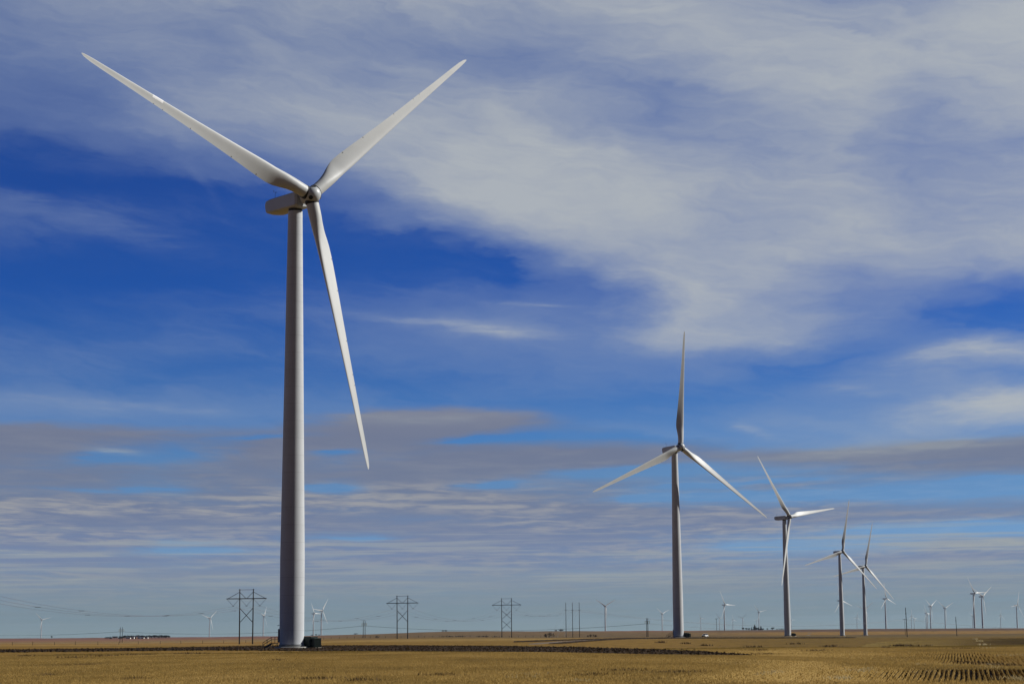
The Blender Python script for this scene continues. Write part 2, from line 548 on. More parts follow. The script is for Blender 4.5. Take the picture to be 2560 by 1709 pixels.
def wisps(name, label, material, spots):
    """dry grass or weeds caught on the stubble: (column, row, radius, blades)"""
    T = []
    for u, v, r, n in spots:
        p = ground_px(u, v)
        if p is None:
            continue
        k_ = p[1] / 130
        x = p[0] + rng.normal(0, r * .5, n); y = p[1] + rng.normal(0, r * .9, n)
        z = terrain(x, y) + .05
        h = (.08 + .16 * rng.random(n)) * max(1, k_ * .8); a = rng.random(n) * math.pi; w = (.015 + .02 * rng.random(n)) * max(1, k_)
        q = np.empty((n, 3, 3))
        q[:, 0] = np.stack([x - np.cos(a) * w, y - np.sin(a) * w, z], -1)
        q[:, 1] = np.stack([x + np.cos(a) * w, y + np.sin(a) * w, z], -1)
        q[:, 2] = np.stack([x + rng.normal(0, .1, n), y + rng.normal(0, .1, n), z + h], -1)
        T.append(q.reshape(-1, 3))
    V = np.concatenate(T)
    me = np_mesh(name, V, np.arange(len(V)).reshape(-1, 3), [material])
    tag(kind(link(name, me), "stuff"), label, "grass")


wisps("dry_grass", "pale wisps of dry grass caught on the stubble rows", M["pale_straw"], [(2150, 1680, 1.0, 60), (2172, 1676, .5, 30), (1933, 1685, .6, 40), (1942, 1683, .4, 20), (2088, 1700, .6, 40), (2110, 1699, .5, 40), (2482, 1665, .7, 60),
             (2488, 1672, .6, 40), (2535, 1699, .8, 70), (2550, 1704, .6, 50), (1445, 1706, .6, 40), (1325, 1690, 1.0, 30), (1310, 1697, .8, 30), (2436, 1598, .7, 22),
             (2452, 1603, .8, 30), (2458, 1612, .9, 30), (2470, 1622, .9, 30), (2380, 1668, .7, 25), (2300, 1665, .6, 20), (1905, 1690, .6, 20), (2520, 1640, 1.0, 40)])
M["weed"] = mat("brown_weeds", (.085, .048, .018), .9, var=.35, scale=2)
wisps("brown_weeds", "low brown weeds in scattered clumps over the stubble field", M["weed"],
      [(215, 1664, 1.2, 130), (180, 1645, 2.0, 120), (258, 1641, 2.0, 140), (345, 1638, 2.4, 140), (470, 1635, 2.4, 130), (60, 1641, 1.6, 90), (690, 1652, 1.6, 90), (1100, 1690, 1.2, 160),
       (1560, 1678, 1.4, 120), (1700, 1683, 1.8, 180), (1480, 1690, 1.3, 120), (2078, 1616, 1.2, 90), (2252, 1614.5, 1.4, 130), (1715, 1609, 1.0, 50), (1900, 1627, 1.2, 90), (2040, 1628, 1.6, 130),
       (1915, 1637, 1.6, 110), (1765, 1614, 1.4, 60), (1990, 1610, 1.2, 60), (1880, 1618, 1.3, 60), (2215, 1620, 1.0, 50), (1650, 1606, 1.2, 50), (2405, 1623, 1.6, 120), (2300, 1616, 1.8, 80),
       (2440, 1660, 1.3, 260), (2480, 1664, 1.4, 300), (2530, 1668, 1.5, 320), (2400, 1658, 1.0, 160), (800, 1700, 1.2, 150), (900, 1704, 1.0, 120), (330, 1700, 1.0, 90), (120, 1690, 1.0, 90)])


# ------------------------------------------------------------------ ploughed strips and roads laid on the ground
def soil_material(name, c0, c1, c2, sc=3.0):
    m = bpy.data.materials.new(name)
    nt, N, L = nodes_of(m)
    g = NG(nt)
    b = N["Principled BSDF"]; b.inputs["Roughness"].default_value = .95; b.inputs["Specular IOR Level"].default_value = .1
    pos = N.new("ShaderNodeNewGeometry").outputs["Position"]
    n1 = g.noise(pos, sc, 5, .7)
    L.new(g.ramp(n1, [(.3, c0), (.5, c1), (.75, c2)]), b.inputs["Base Color"])
    bp = N.new("ShaderNodeBump"); bp.inputs["Strength"].default_value = .7; bp.inputs["Distance"].default_value = .2
    L.new(n1, bp.inputs["Height"]); L.new(bp.outputs["Normal"], b.inputs["Normal"])
    return m


M["soil"] = soil_material("ploughed_soil", (.016, .009, .004), (.032, .018, .007), (.075, .045, .018))
M["gravel"] = soil_material("pale_road_gravel", (.13, .10, .075), (.17, .135, .10), (.21, .17, .125), 1.0)


def strip(name, us, vlo, vhi, material, lift=.05, rag=0.0, clods=0.0, nd=14, nu=160, k="structure"):
    """a sheet on the ground between two curves; the curves say which land is covered"""
    uu = np.linspace(us[0], us[-1], nu)
    lo, hi = np.interp(uu, us, vlo), np.interp(uu, us, vhi)
    P = []
    for u, a, b in zip(uu, lo, hi):
        p, q = ground_px(u, a), ground_px(u, b)
        if p is None or q is None or q[1] < p[1]:
            continue
        P.append((p, q))
    nu = len(P)
    f = np.linspace(0, 1, nd)[None, :]
    x0 = np.array([p[0] for p, q in P])[:, None]; y0 = np.array([p[1] for p, q in P])[:, None]
    x1 = np.array([q[0] for p, q in P])[:, None]; y1 = np.array([q[1] for p, q in P])[:, None]
    if rag:
        e0, e1 = rag * rng.normal(0, 1, (nu, 1)), rag * rng.normal(0, 1, (nu, 1))
        s0 = 1 + e0 / y0; s1 = 1 + e1 / y1
        x0, y0, x1, y1 = x0 * s0, y0 * s0, x1 * s1, y1 * s1
    X, Y = x0 + (x1 - x0) * f, y0 + (y1 - y0) * f
    Z = terrain(X, Y) + lift
    if clods:
        Z = Z + clods * rng.random(Z.shape)
    Z[:, 0] -= lift * 1.2; Z[:, -1] -= lift * 1.2
    V = np.stack([X, Y, Z], -1).reshape(-1, 3)
    i, j = np.meshgrid(np.arange(nu - 1), np.arange(nd - 1), indexing="ij")
    Fq = np.stack([i * nd + j, (i + 1) * nd + j, (i + 1) * nd + j + 1, i * nd + j + 1], -1).reshape(-1, 4)
    o = link(name, np_mesh(name, V, Fq, [material], not clods))
    kind(o, k)
    return (x0[:, 0], y0[:, 0], x1[:, 0], y1[:, 0])


edges = strip("ploughed_soil", *BAND, M["soil"], lift=.05, rag=2.5, clods=.12, nd=46, nu=420)
# access road of the second turbine: dark verges and pale gravel between
strip("ploughed_verge", [1285, 1340, 1450, 1560, 1700, 1900, 2050, 2140], [1604.5, 1603, 1599, 1597, 1595.3, 1594.8, 1594.4, 1593.8], [1603.3, 1600.6, 1597.0, 1594.2, 1592.9, 1593.0, 1593.0, 1593.1],
      M["soil"], lift=.06, rag=2.0, clods=.22, nd=16, nu=300)
strip("ploughed_bank", [1372, 1410, 1450, 1520, 1570], [1609, 1608, 1604.5, 1599.3, 1596.8], [1608.4, 1604.4, 1600.9, 1597.6, 1596], M["soil"], lift=.05, rag=1.5, clods=.12, nd=14, nu=90)
strip("gravel_road", [1322, 1345, 1400, 1450, 1505], [1610, 1609.5, 1605, 1601, 1597.9], [1608.6, 1605.6, 1602.1, 1599.3, 1597.4], M["gravel"], lift=.07, nd=6, nu=60)
for us, lo, hi in (([2016, 2021, 2027], [1587.8, 1588.2, 1587.0], [1586.6, 1585.4, 1585.6]), ([2019, 2024, 2029], [1582.4, 1582.6, 1581.6], [1581.4, 1580.2, 1580.4])):
    strip("farm_track", us, lo, hi, M["gravel"], lift=.3, nd=4, nu=10)


def build_clods():
    """lumps of turned earth over the strip and its edges"""
    x0, y0, x1, y1 = edges
    n = 19000
    dens = np.hypot(x1 - x0, y1 - y0) + 8
    q = rng.choice(len(x0), n, p=dens / dens.sum())
    f = rng.random(n) ** .8
    pad = rng.normal(0, 2.2, n)
    y = y0[q] + (y1[q] - y0[q]) * f + pad
    x = (x0[q] + (x1[q] - x0[q]) * f) * y / (y0[q] + (y1[q] - y0[q]) * f) + rng.normal(0, .6, n)
    hub = at(777, 488, 333)
    far_ = np.hypot(x - hub[0] + OVER * math.sin(R(43.1)) - .8, y - hub[1] - OVER * math.cos(R(43.1))) > 5.5
    x, y = x[far_], y[far_]; n = len(x)
    z = terrain(x, y) + .06
    r = (.07 + .13 * rng.random(n) ** 2.2)
    octo = np.array([[1, 0, 0], [0, 1, 0], [-1, 0, 0], [0, -1, 0], [0, 0, 1.0], [0, 0, -.5]])
    P = octo[None] * r[:, None, None] * (.6 + .8 * rng.random((n, 6, 1)))
    a = rng.random(n) * 6.28
    c, s = np.cos(a)[:, None], np.sin(a)[:, None]
    P = np.stack([P[..., 0] * c - P[..., 1] * s, P[..., 0] * s + P[..., 1] * c, P[..., 2]], -1)
    P += np.stack([x, y, z], -1)[:, None]
    tri = np.array([[0, 1, 4], [1, 2, 4], [2, 3, 4], [3, 0, 4], [1, 0, 5], [2, 1, 5], [3, 2, 5], [0, 3, 5]])
    Fq = (tri[None] + (np.arange(n) * 6)[:, None, None]).reshape(-1, 3)
    me = np_mesh("soil_clods", P.reshape(-1, 3), Fq, [M["soil"]])
    tag(kind(link("soil_clods", me), "stuff"), "dark clods of turned earth along the ploughed strip", "soil")


build_clods()

# ------------------------------------------------------------------ wind turbine meshes


def tower_mesh(detail):
    prof = [(2.15, .70), (2.15, 15.5)]
    prof += [(1.29, 77.6)]
    mb = MB().lathe(prof, 64 if detail else 24)
    return mb.mesh("tower", M["tower"], True, R(50))


def anchor_mesh():
    mb = MB().lathe([(2.2, .29), (2.2, .71)], 64, 0)
    for i in range(72):
        t = 2 * math.pi * i / 72
        mb.box((2.24 * math.cos(t), 2.24 * math.sin(t), .50), (.07, .07, .40), t, 1)
    return mb.mesh("anchor_ring", [M["dark"], M["white"]])


def nacelle_mesh():
    # front faces -Y; box with chamfered tail, roof ridge and keel
    sec = [(-2.3, -1.25, 1.02, 1.35), (-1.9, -1.45, 1.2, 1.62), (5.6, -1.45, 1.08, 1.68), (6.85, -1.28, .92, 1.62), (7.15, -.35, .42, 1.58)]
    P, n = [], 12
    for y, zb, zt, w in sec:
        c = .13
        P += [(-w + c * 2, y, zb), (0, y, zb - .12), (w - c * 2, y, zb), (w - .08, y, zb + c * 1.2), (w, y, zb + c * 2), (w, y, zt - c), (w - c, y, zt), (.4, y, zt + .12), (-.4, y, zt + .12), (-w + c, y, zt), (-w, y, zt - c), (-w, y, zb + c * 2)]
    fs = []
    for j in range(len(sec) - 1):
        for i in range(n):
            fs.append((j * n + i, j * n + (i + 1) % n, (j + 1) * n + (i + 1) % n, (j + 1) * n + i))
    fs += [tuple(reversed(range(n))), tuple(range((len(sec) - 1) * n, len(sec) * n))]
    return MB().add(P, [f[::-1] for f in fs]).mesh("nacelle", M["white"])


def hub_mesh():
    prof = [(1.15, 1.75), (1.32, 1.6), (1.42, 1.0), (1.52, .2), (1.55, -.35), (1.50, -.85), (1.34, -1.3), (1.08, -1.62), (.72, -1.86), (.35, -1.97), (.06, -2.0)]
    mb = MB().lathe(prof, 48, 0, True, "y")
    for k in range(3):                                 # collars where the blades enter
        a = k * 2 * math.pi / 3
        s = Vector((math.sin(a), 0, math.cos(a)))
        mb.tube(s * .9, s * 1.56, 1.24, 1.24, 32, 1)
    return mb.mesh("hub", [M["white"], M["dark"]], True, R(40))


def hatch_mesh():
    mb = MB()
    for k in range(1):
        a = .5 * 2 * math.pi / 3
        r, h = 1.10, -1.12
        p = Vector((math.sin(a) * r, h, math.cos(a) * r))
        nrm = Vector((math.sin(a), -.85, math.cos(a))).normalized()
        mb.tube(p - nrm * .1, p + nrm * .31, .40, .40, 20)
    return mb.mesh("hub_hatch", M["dark"])


BR = np.array([0, .018, .045, .075, .105, .135, .165, .20, .25, .32, .42, .55, .68, .80, .90, .955, .985, .997])
BC = np.array([2.28, 2.28, 2.32, 2.55, 2.92, 3.2, 3.3, 3.26, 3.06, 2.74, 2.33, 1.88, 1.52, 1.20, .98, .80, .52, .16])
BT = np.array([1, 1, .97, .80, .62, .50, .43, .37, .32, .28, .25, .225, .205, .19, .18, .17, .17, .17])
BW = np.array([15, 15, 15, 15, 14.5, 13.5, 12.2, 10.6, 8.6, 6.4, 4.3, 2.4, 1.2, .4, -.2, -.5, -.6, -.6])
RSPAN = 50.0


def blade_points(rf, npt=32, off=0.0):
    ch, th, tw = np.interp(rf, BR, BC), np.interp(rf, BR, BT), R(np.interp(rf, BR, BW) + 3.0)
    mixf = float(smooth01((rf - .03) / .13))
    ax = .5 * (1 - mixf) + .30 * mixf
    t = np.linspace(0, 2 * np.pi, npt, endpoint=False)
    x = .5 * (1 - np.cos(t)); sg = np.where(t < np.pi, 1, -1)
    yt = 5 * (.2969 * np.sqrt(x) - .126 * x - .3516 * x ** 2 + .2843 * x ** 3 - .1036 * x ** 4)
    circ = np.sqrt(np.maximum(0, .25 - (x - .5) ** 2))
    camber = .035 * 4 * x * (1 - x) * mixf
    pres = np.where(sg < 0, 1 - .35 * mixf, 1.0)
    y = sg * th * (circ * (1 - mixf) + yt * pres * mixf) + camber
    cx, cy = (ax - x) * ch, y * ch                     # cx towards the leading edge, cy towards the suction (rear) side
    if off:
        n = np.hypot(cx, cy) + 1e-6
        cx, cy = cx * (1 + off / n), cy * (1 + off / n)
    X = cx * math.cos(tw) - cy * -math.sin(tw) * 0 + cy * math.sin(tw)
    Y = -cx * math.sin(tw) + cy * math.cos(tw)
    zr = 1.5 + rf * (RSPAN - 1.5)
    lean = -math.tan(R(2.0)) * zr
    return np.stack([X, Y + lean, np.full(npt, zr)], -1)


def blade_mesh(detail=True, part=None):
    npt = 40 if detail else 16
    rf = np.unique(np.concatenate([BR, np.linspace(0, .26, 22), np.linspace(.26, .96, 24)])) if detail else BR
    if part:                                           # a patch just proud of the surface
        rf = np.linspace(part[0], part[1], 5)
        P = np.concatenate([blade_points(r, 40, .012)[part[2]:part[3]] for r in rf]); n = part[3] - part[2]
        fs = [(j * n + i, j * n + i + 1, (j + 1) * n + i + 1, (j + 1) * n + i) for j in range(4) for i in range(n - 1)]
        return MB().add(P, fs).mesh("white_patch", M["patch"], True)
    P = np.concatenate([blade_points(r, npt) for r in rf]); n = npt
    fs = [(j * n + i, j * n + (i + 1) % n, (j + 1) * n + (i + 1) % n, (j + 1) * n + i) for j in range(len(rf) - 1) for i in range(n)]
    fs += [tuple(reversed(range(n))), tuple(range((len(rf) - 1) * n, len(rf) * n))]
    mb = MB().add(P, fs)
    if detail:                                         # drain-hole marks near the trailing edge
        for r_ in (.21, .33, .52, .645, .685):
            for side in (17, 22):
                a, b = blade_points(r_, 40, .012), blade_points(r_ + .0038, 40, .012)
                i = side
                mb.add([a[i], a[i + 2], b[i + 2], b[i]], [(0, 1, 2, 3)], 1)
    return mb.mesh("blade", [M["blade"], M["dark"]], True, R(60))


ME = dict(tower=tower_mesh(True), anchor=anchor_mesh(), nacelle=nacelle_mesh(), hub=hub_mesh(), hatch=hatch_mesh(), blade=blade_mesh(True), tower_far=tower_mesh(False), blade_far=blade_mesh(False),
          bearing=MB().lathe([(1.20, -2.05), (1.24, -2.0), (1.24, -1.4)], 32).mesh("yaw_bearing", M["dark"], True, R(40)))
mb = MB()
mb.tube((0, 6.2, .9), (0, 6.2, 2.9), .035, .025, 6).tube((-.35, 6.2, 2.7), (.35, 6.2, 2.7), .02, .02, 5).tube((-.35, 6.2, 2.7), (-.35, 6.2, 3.0), .03, .06, 5).tube((.35, 6.2, 2.7), (.35, 6.2, 2.95), .03, .03, 5)
ME["mast"] = mb.mesh("wind_vane", M["steel"])
ME["pad"] = MB().lathe([(3.05, -.4), (3.05, .26), (2.95, .30)], 48).mesh("foundation", M["concrete"], False)


def turbine(label, hub_px, D, psi, al, tau, span, near=False, group="wind turbines on the plain"):
    hub = at(hub_px[0], hub_px[1], D)
    psi, al, tau = R(psi), R(al), R(tau)
    bx, by = hub[0] - OVER * math.sin(psi), hub[1] + OVER * math.cos(psi)
    bz = float(terrain(bx, by))
    hz = hub[2] - OVER * math.sin(tau) - bz            # axis height above the tower foot
    t = thing("wind_turbine", label, "wind turbine", (bx, by, bz), 0, group)
    tw = link("tower", ME["tower" if near else "tower_far"], t)
    tw.scale = (1, 1, (hz - 1.95) / 77.6)
    if near:
        link("anchor_ring", ME["anchor"], t)
        link("foundation", ME["pad"], t)
    yaw = Matrix.Translation((0, 0, hz)) @ Matrix.Rotation(psi, 4, "Z")
    na = link("nacelle", ME["nacelle"], t); na.matrix_basis = yaw
    if near:
        link("yaw_bearing", ME["bearing"], t).matrix_basis = yaw
        link("wind_vane", ME["mast"], na)
    rot = yaw @ Matrix.Rotation(-tau, 4, "X") @ Matrix.Translation((0, -OVER, 0))
    hb = link("hub", ME["hub"], t); hb.matrix_basis = rot @ Matrix.Rotation(al, 4, "Y")
    if near:
        for k in range(3):
            link("hub_hatch", ME["hatch"], hb).matrix_basis = Matrix.Rotation(k * 2 * math.pi / 3, 4, "Y")
    out = []
    for k in range(3):
        b = link("blade", ME["blade" if near else "blade_far"], t)
        b.matrix_basis = rot @ Matrix.Rotation(al + k * 2 * math.pi / 3, 4, "Y") @ Matrix.Diagonal((1, 1, span / RSPAN, 1))
        out.append(b)
    return t, hz, out


G5, GF = "row of five near wind turbines", "far wind turbines along the horizon"
t1, hz1, b1 = turbine("huge nearest white wind turbine, blades spread like a Y, green transformer at its foot", (777, 488), 333, 43.1, 49.1, 3.6, 50.3, True, G5)
pt = link("white_patch", blade_mesh(True, (.655, .700, 32, 40)), b1[2])
pt["label"] = "bright white rectangular patch on upper left blade"
T2N = turbine("second nearest white wind turbine, one blade straight up, pale foundation beside a green box", (1701.3, 1116.7), 799.5, 29.1, 5.8, 4.7, 50.5, True, G5)
t2 = T2N[0]
t3 = turbine("middle turbine of the near row, one blade level to the right, one hanging down", (1974.3, 1291), 1270.9, 44.7, 81.7, 4.8, 49.8, True, G5)[0]
turbine("fourth turbine of the near row, its lower right blade crossing the next turbine's tower", (2106.8, 1377.6), 1789, 31.1, 14.3, 4.9, 50.6, True, G5)
turbine("smallest turbine of the near row, dark upright blade, thin blade tip behind its neighbour's tower", (2164.2, 1414.6), 2154, 30.7, 16.5, 4.9, 51.5, True, G5)
FAR = [
    ("tiny white wind turbine alone at the far left horizon, left of a lone dark tree", 105.2, 1548.4, 8333, 38, 76.0, 42.2),
    ("small white wind turbine just left of the tallest wooden H-frame pylon", 526, 1544.5, 8172, 48.4, 47.8, 49.7),
    ("small wind turbine between the tallest H-frame pylon and the huge white tower", 661.4, 1537.5, 7525, 78.0, 39.5, 46.8),
    ("shorter wind turbine of the pair just right of the huge tower, level bright blade", 786.5, 1532.6, 6859, 64.7, 91.5, 43.7),
    ("taller wind turbine of the pair just right of the huge tower, long blade up right", 806.2, 1525.2, 6070, 51.9, 36.3, 46.2),
    ("small wind turbine with two blades raised in a V, right of three bare poles", 1514.2, 1513.7, 6003, 24.0, 60.2, 41.0),
    ("small pale wind turbine between the double pole and the second nearest turbine tower", 1656.6, 1533.4, 9135, 41.7, 65.4, 50.6),
    ("tiny faint wind turbine on the horizon above the white car", 1752.5, 1545, 13103, 25, 94.9, 42.0),
    ("tiny grey wind turbine close left of a taller bright one above the white car", 1799.2, 1544.8, 13475, 20, 81.2, 44.8),
    ("tall slim far turbine with bright level blade, right of the white car", 1813, 1510.6, 5994, 46.3, 92.8, 50.3),
    ("tiny wind turbine with one short white blade, midway to the dark tree clump", 1833, 1548, 15200, 45.9, 111.0, 44.0),
    ("tiny dark wind turbine with V-shaped blades at the left end of the dark tree clump", 1856.7, 1543.8, 13971, 12, 46, 47.8),
    ("small bright wind turbine rising behind the dark tree clump", 1898.3, 1529, 9048, 34, 78.0, 47.1),
    ("very tiny wind turbine behind the trees, half hidden left of the bright one", 1892, 1550.4, 18447, 38.2, 37.7, 50.0),
    ("very tiny wind turbine peeping out right beside the middle turbine's tower", 1979, 1549, 17273, 43.2, 86.2, 50.0),
    ("far wind turbine hidden behind the fourth tower, only bright blades sticking out", 2102.5, 1500, 5352, 43.7, 108.0, 50.0),
    ("tiny faint wind turbine standing between the fourth and smallest near towers", 2143, 1542.2, 13669, 32.3, 14.8, 42.0),
    ("far wind turbine hidden behind the smallest near tower, thin grey blades showing", 2164.4, 1522.9, 8068, 24.8, 50.4, 51.1),
    ("grey wind turbine whose upright blade is crossed by a near turbine's blade tip", 2216, 1495.2, 5080, 44.8, 111.4, 42.7),
    ("tiny wind turbine with an upright blade, first right of the tall dark pole", 2279.6, 1540, 12881, 40, 2, 50.0),
    ("tiny wind turbine with a white glint, second right of the tall dark pole", 2286.3, 1545.7, 15966, 49.9, 80, 50.0),
    ("grey wind turbine at the left of the close cluster, blade up left, blade down left", 2316.4, 1531.4, 9922, 45.0, 98.4, 50.0),
    ("tiny wind turbine squeezed in the middle of the close cluster of three", 2319.3, 1536, 11276, 38, 70.0, 50.0),
    ("wind turbine of the close cluster with a broad bright white blade up right", 2328, 1515, 6960, 50.9, 61.6, 50.8),
    ("grey wind turbine with drooping Y blades just left of the short dark pole", 2363.8, 1519.4, 7585, 35.5, 63.8, 51.8),
    ("taller wind turbine of the right pair, bright level blade reaching its neighbour", 2437.2, 1482.3, 4383, 42, 86.0, 44.0),
    ("shorter wind turbine of the right pair, white blade raised to the upper right", 2457.3, 1490, 4810, 40.2, 56.9, 46.0),
    ("tiny wind turbine close behind the tower of the right pair's taller one", 2432.7, 1539, 12667, 44.4, 57.9, 50.0),
    ("tiny grey wind turbine between the right pair and the one at the picture edge", 2502.6, 1538, 12258, 45, 5, 46.0),
    ("wind turbine at the right picture edge with a bright blade pointing left", 2543.9, 1511.4, 6597, 47.0, 23.4, 52.0),
]
for lab, u, v, D, psi, al, sp_ in FAR:
    turbine(lab, (u, v), D, psi, al, 5.0, sp_, False, GF)

# door hood and lamp on the two nearest towers (their left side)
for t in (t1, t2):
    mb = MB()
    mb.box((-2.23, 0, 2.25), (.26, 1.15, 2.3), 0, 0, .08)
    dr = mb.build("door", M["hood"], t)
    MB().box((-2.38, .38, 2.2), (.06, .05, .22)).build("door_handle", M["dark"], dr)
    mb = MB()
    mb.tube((-2.1, 0, 4.05), (-2.48, 0, 4.05), .035, .035, 6).box((-2.42, 0, 4.02), (.16, .2, .12))
    mb.build("door_lamp", M["steel"], t)


def stairs(label, foot, name="access_stairs"):
    """steel stair up to a tower door; x runs away from the tower"""
    t = thing(name, label, "stairs", foot, 0, "steel stairs at turbine doors")
    mb = MB()
    for s in (-.42, .42):                              # stringers
        mb.add([(-2.95, s - .03, .0), (-2.62, s - .03, .0), (-1.28, s - .03, .78), (-1.28, s - .03, 1.0), (-1.5, s - .03, 1.0),
                (-2.95, s + .03, .0), (-2.62, s + .03, .0), (-1.28, s + .03, .78), (-1.28, s + .03, 1.0), (-1.5, s + .03, 1.0)],
               [(0, 1, 2, 3, 4), (9, 8, 7, 6, 5), (0, 5, 6, 1), (1, 6, 7, 2), (2, 7, 8, 3), (3, 8, 9, 4), (4, 9, 5, 0)])
    mb.build("stringer", M["steel"], t)
    mb = MB()
    for i in range(5):
        mb.box((-2.72 + i * .29, 0, .16 + i * .185), (.27, .80, .035))
    mb.build("tread", M["steel"], t)
    mb = MB().box((-.72, 0, .93), (1.12, .95, .12))
    for s in (-.44, .44):
        mb.tube((-1.1, s, 0), (-1.1, s, .9), .035, .035, 6).tube((-.35, s, 0), (-.35, s, .9), .035, .035, 6)
    mb.build("landing", M["steel"], t)
    for s in (-.45, .45):
        mb = MB()
        a, b, c = (-2.85, s, 1.1), (-1.35, s, 2.0), (-.2, s, 2.05)
        for dz in (0, -.42):
            mb.tube((a[0], s, a[2] + dz), (b[0], s, b[2] + dz), .028, .028, 6).tube((b[0], s, b[2] + dz), (c[0], s, c[2] + dz), .028, .028, 6)
        for px, z0, z1 in ((-2.85, .05, 1.1), (-2.1, .5, 1.55), (-1.35, .9, 2.0), (-.75, .95, 2.02), (-.2, .95, 2.05)):
            mb.tube((px, s, z0), (px, s, z1), .028, .028, 6)
        mb.build("handrail", M["steel"], t)
    return t


for t, lab in ((t1, "steel stairs with handrails climbing to the door of the huge nearest turbine"), (t2, "small steel stairs at the left foot of the second nearest turbine")):
    p = t.location
    stairs(lab, (p.x - 2.2, p.y, p.z - .02))


def transformer(label, loc, rz, group="green pad transformers"):
    t = thing("transformer_box", label, "transformer", loc, rz, group)
    MB().box((0, 0, .06), (2.9, 2.6, .16)).build("concrete_pad", M["concrete"], t)
    MB().box((-.35, -.1, 1.06), (1.75, 2.0, 1.84), 0, 0, .05).box((-.35, -.1, 2.01), (1.85, 2.1, .07)).build("tank", M["green"], t)
    MB().box((-.35, -1.24, .95), (1.65, .26, 1.6), 0, 0, .03).build("cabinet_door", M["green"], t)
    for i in range(8):
        MB().box((.93, -.94 + i * .25, .98), (.78, .06, 1.45)).build("radiator_fin", M["green"], t)
    MB().box((.93, -.1, 1.74), (.80, 1.95, .08)).build("radiator_header", M["green"], t)
    return t


p = t1.location
transformer("dark green transformer box right beside the huge nearest turbine tower", (p.x + 3.55, p.y + .4, p.z), R(-32))
p = t2.location
transformer("green transformer box right beside the second nearest turbine tower", (p.x + 3.6, p.y + .2, p.z), R(-30))
p = t3.location
transformer("tiny blackish transformer box right of the middle turbine tower", (p.x + 3.9, p.y + .2, p.z), R(-30))


# ------------------------------------------------------------------ H-frame pylons, dead-end poles, wires
def hframe(label, u, D, H, nx):
    base = put(u, D)
    t = thing("transmission_pylon", label, "pylon", base, R(-12), "wooden H-frame pylons")
    s = .131 * H; arm = .385 * H; za = .8245 * H; zt = .985 * H; zb = .945 * H
    for q in (-1, 1):
        MB().tube((q * s * .97, 0, -1.0), (q * s, 0, H), .28, .19, 10).build("pole", M["wood"], t)
    MB().box((0, 0, za), (2 * arm, .42, .34)).build("crossarm", M["wood"], t)
    MB().box((0, -.05, zt), (2 * s + 1.1, .14, .14)).build("top_tie", M["wood"], t)
    for q in (-1, 1):
        MB().tube((q * s, .1, zb), (q * (arm - .4), .1, za), .095, .095, 6).build("arm_brace", M["wood"], t)
        MB().tube((q * s, -.1, zb), (q * .12, -.1, za), .095, .095, 6).build("arm_brace", M["wood"], t)
    for a, b in nx:
        MB().tube((-s, .25, b * H), (s, .25, a * H), .12, .12, 6).build("cross_brace", M["wood"], t)
        MB().tube((-s, -.25, a * H), (s, -.25, b * H), .14, .14, 6).build("cross_brace", M["wood"], t)
    drop = .132 * H
    pts = []
    for c in (-1, 0, 1):
        cx = c * (arm + s) / 2
        h = (arm - s) / 2 * .93 if c else s * .88
        mb = MB()
        mb.tube((cx - h, 0, za - .15), (cx, 0, za - drop), .055, .055, 6).tube((cx + h, 0, za - .15), (cx, 0, za - drop), .055, .055, 6)
        mb.box((cx, 0, za - drop - .05), (.7, .12, .14))
        mb.build("insulator_string", M["insul"], t)
        pts.append(Matrix.Rotation(R(-12), 4, "Z") @ Vector((cx, 0, za - drop - .1)) + base)
    return pts


X1 = [(.66, .39)]
w1 = hframe("tallest looking wooden H-frame pylon with one X brace, left of the huge turbine tower", 615, 780, 22.2, X1)
w2 = hframe("wooden H-frame pylon with a single X brace, right of the huge turbine tower", 1006, 1015, 22.6, X1)
w3 = hframe("smallest wooden H-frame pylon, with two X braces one above the other", 1267, 1286, 26.0, [(.69, .46), (.44, .21)])

wires = [[], [], []]
d0 = Vector((-163, 540, 0))
for k in range(3):
    q = w1[k] - w2[k]
    wires[k] = [w1[k] + Vector((-56, -242, 3.6)), w1[k], w2[k], w3[k]]

pole_lab = ["leftmost of three tall bare wooden dead-end poles, with a guy wire slanting left",
            "middle of three tall bare wooden dead-end poles standing in a row", "rightmost of three tall bare dead-end poles, nearest the V-blade turbine"]
for k, u in enumerate((1415.4, 1432, 1449)):
    b = put(u, 1540)
    H = 27.6
    t = thing("dead_end_pole", pole_lab[k], "utility pole", b, 0, "three dead-end poles")
    MB().tube((0, 0, -1), (0, 0, H), .27, .17, 10).build("pole", M["wood"], t)
    MB().tube((-1.2, -.2, .785 * H), (1.2, .2, .785 * H), .09, .09, 6).build("strain_insulator", M["insul"], t)
    MB().tube((0, 0, .76 * H), (-13.5, -28, .2), .035, .035, 4).tube((0, 0, .97 * H), (-13.5, -28, .2), .03, .03, 4).build("guy_wire", M["wire"], t)
    wires[k].append(b + Vector((-1.2, -.2, .785 * H)))
    wires[k].append(b + Vector((1.2, .2, .785 * H)))

# the far single structure the line turns to, and the span beyond it
bs = put(2263, 2000)
t = thing("utility_pole", "thin grey far pole with a short crossarm, just behind the tall dark pole", "utility pole", bs)
MB().tube((0, 0, -1), (0, 0, 16.9), .24, .16, 8).build("pole", M["wood"], t)
MB().box((0, 0, 16.2), (4.4, .2, .22)).build("crossarm", M["wood"], t)
for k, dx in enumerate((-2, 0, 2)):
    wires[k].append(bs + Vector((dx, 0, 16.0 - .2 * (k == 1))))
    wires[k].append(at(2860, 1560 + k, 2450).tolist())
bo = put(1791.8, 4050)
t = thing("utility_pole", "thin far pole with a T-shaped head, left of the tall slim turbine", "utility pole", bo)
MB().tube((0, 0, -1), (0, 0, 24.5), .5, .4, 8).build("pole", M["insul"], t)
MB().box((0, 0, 24.0), (5.5, .4, .8)).build("crossarm", M["insul"], t)


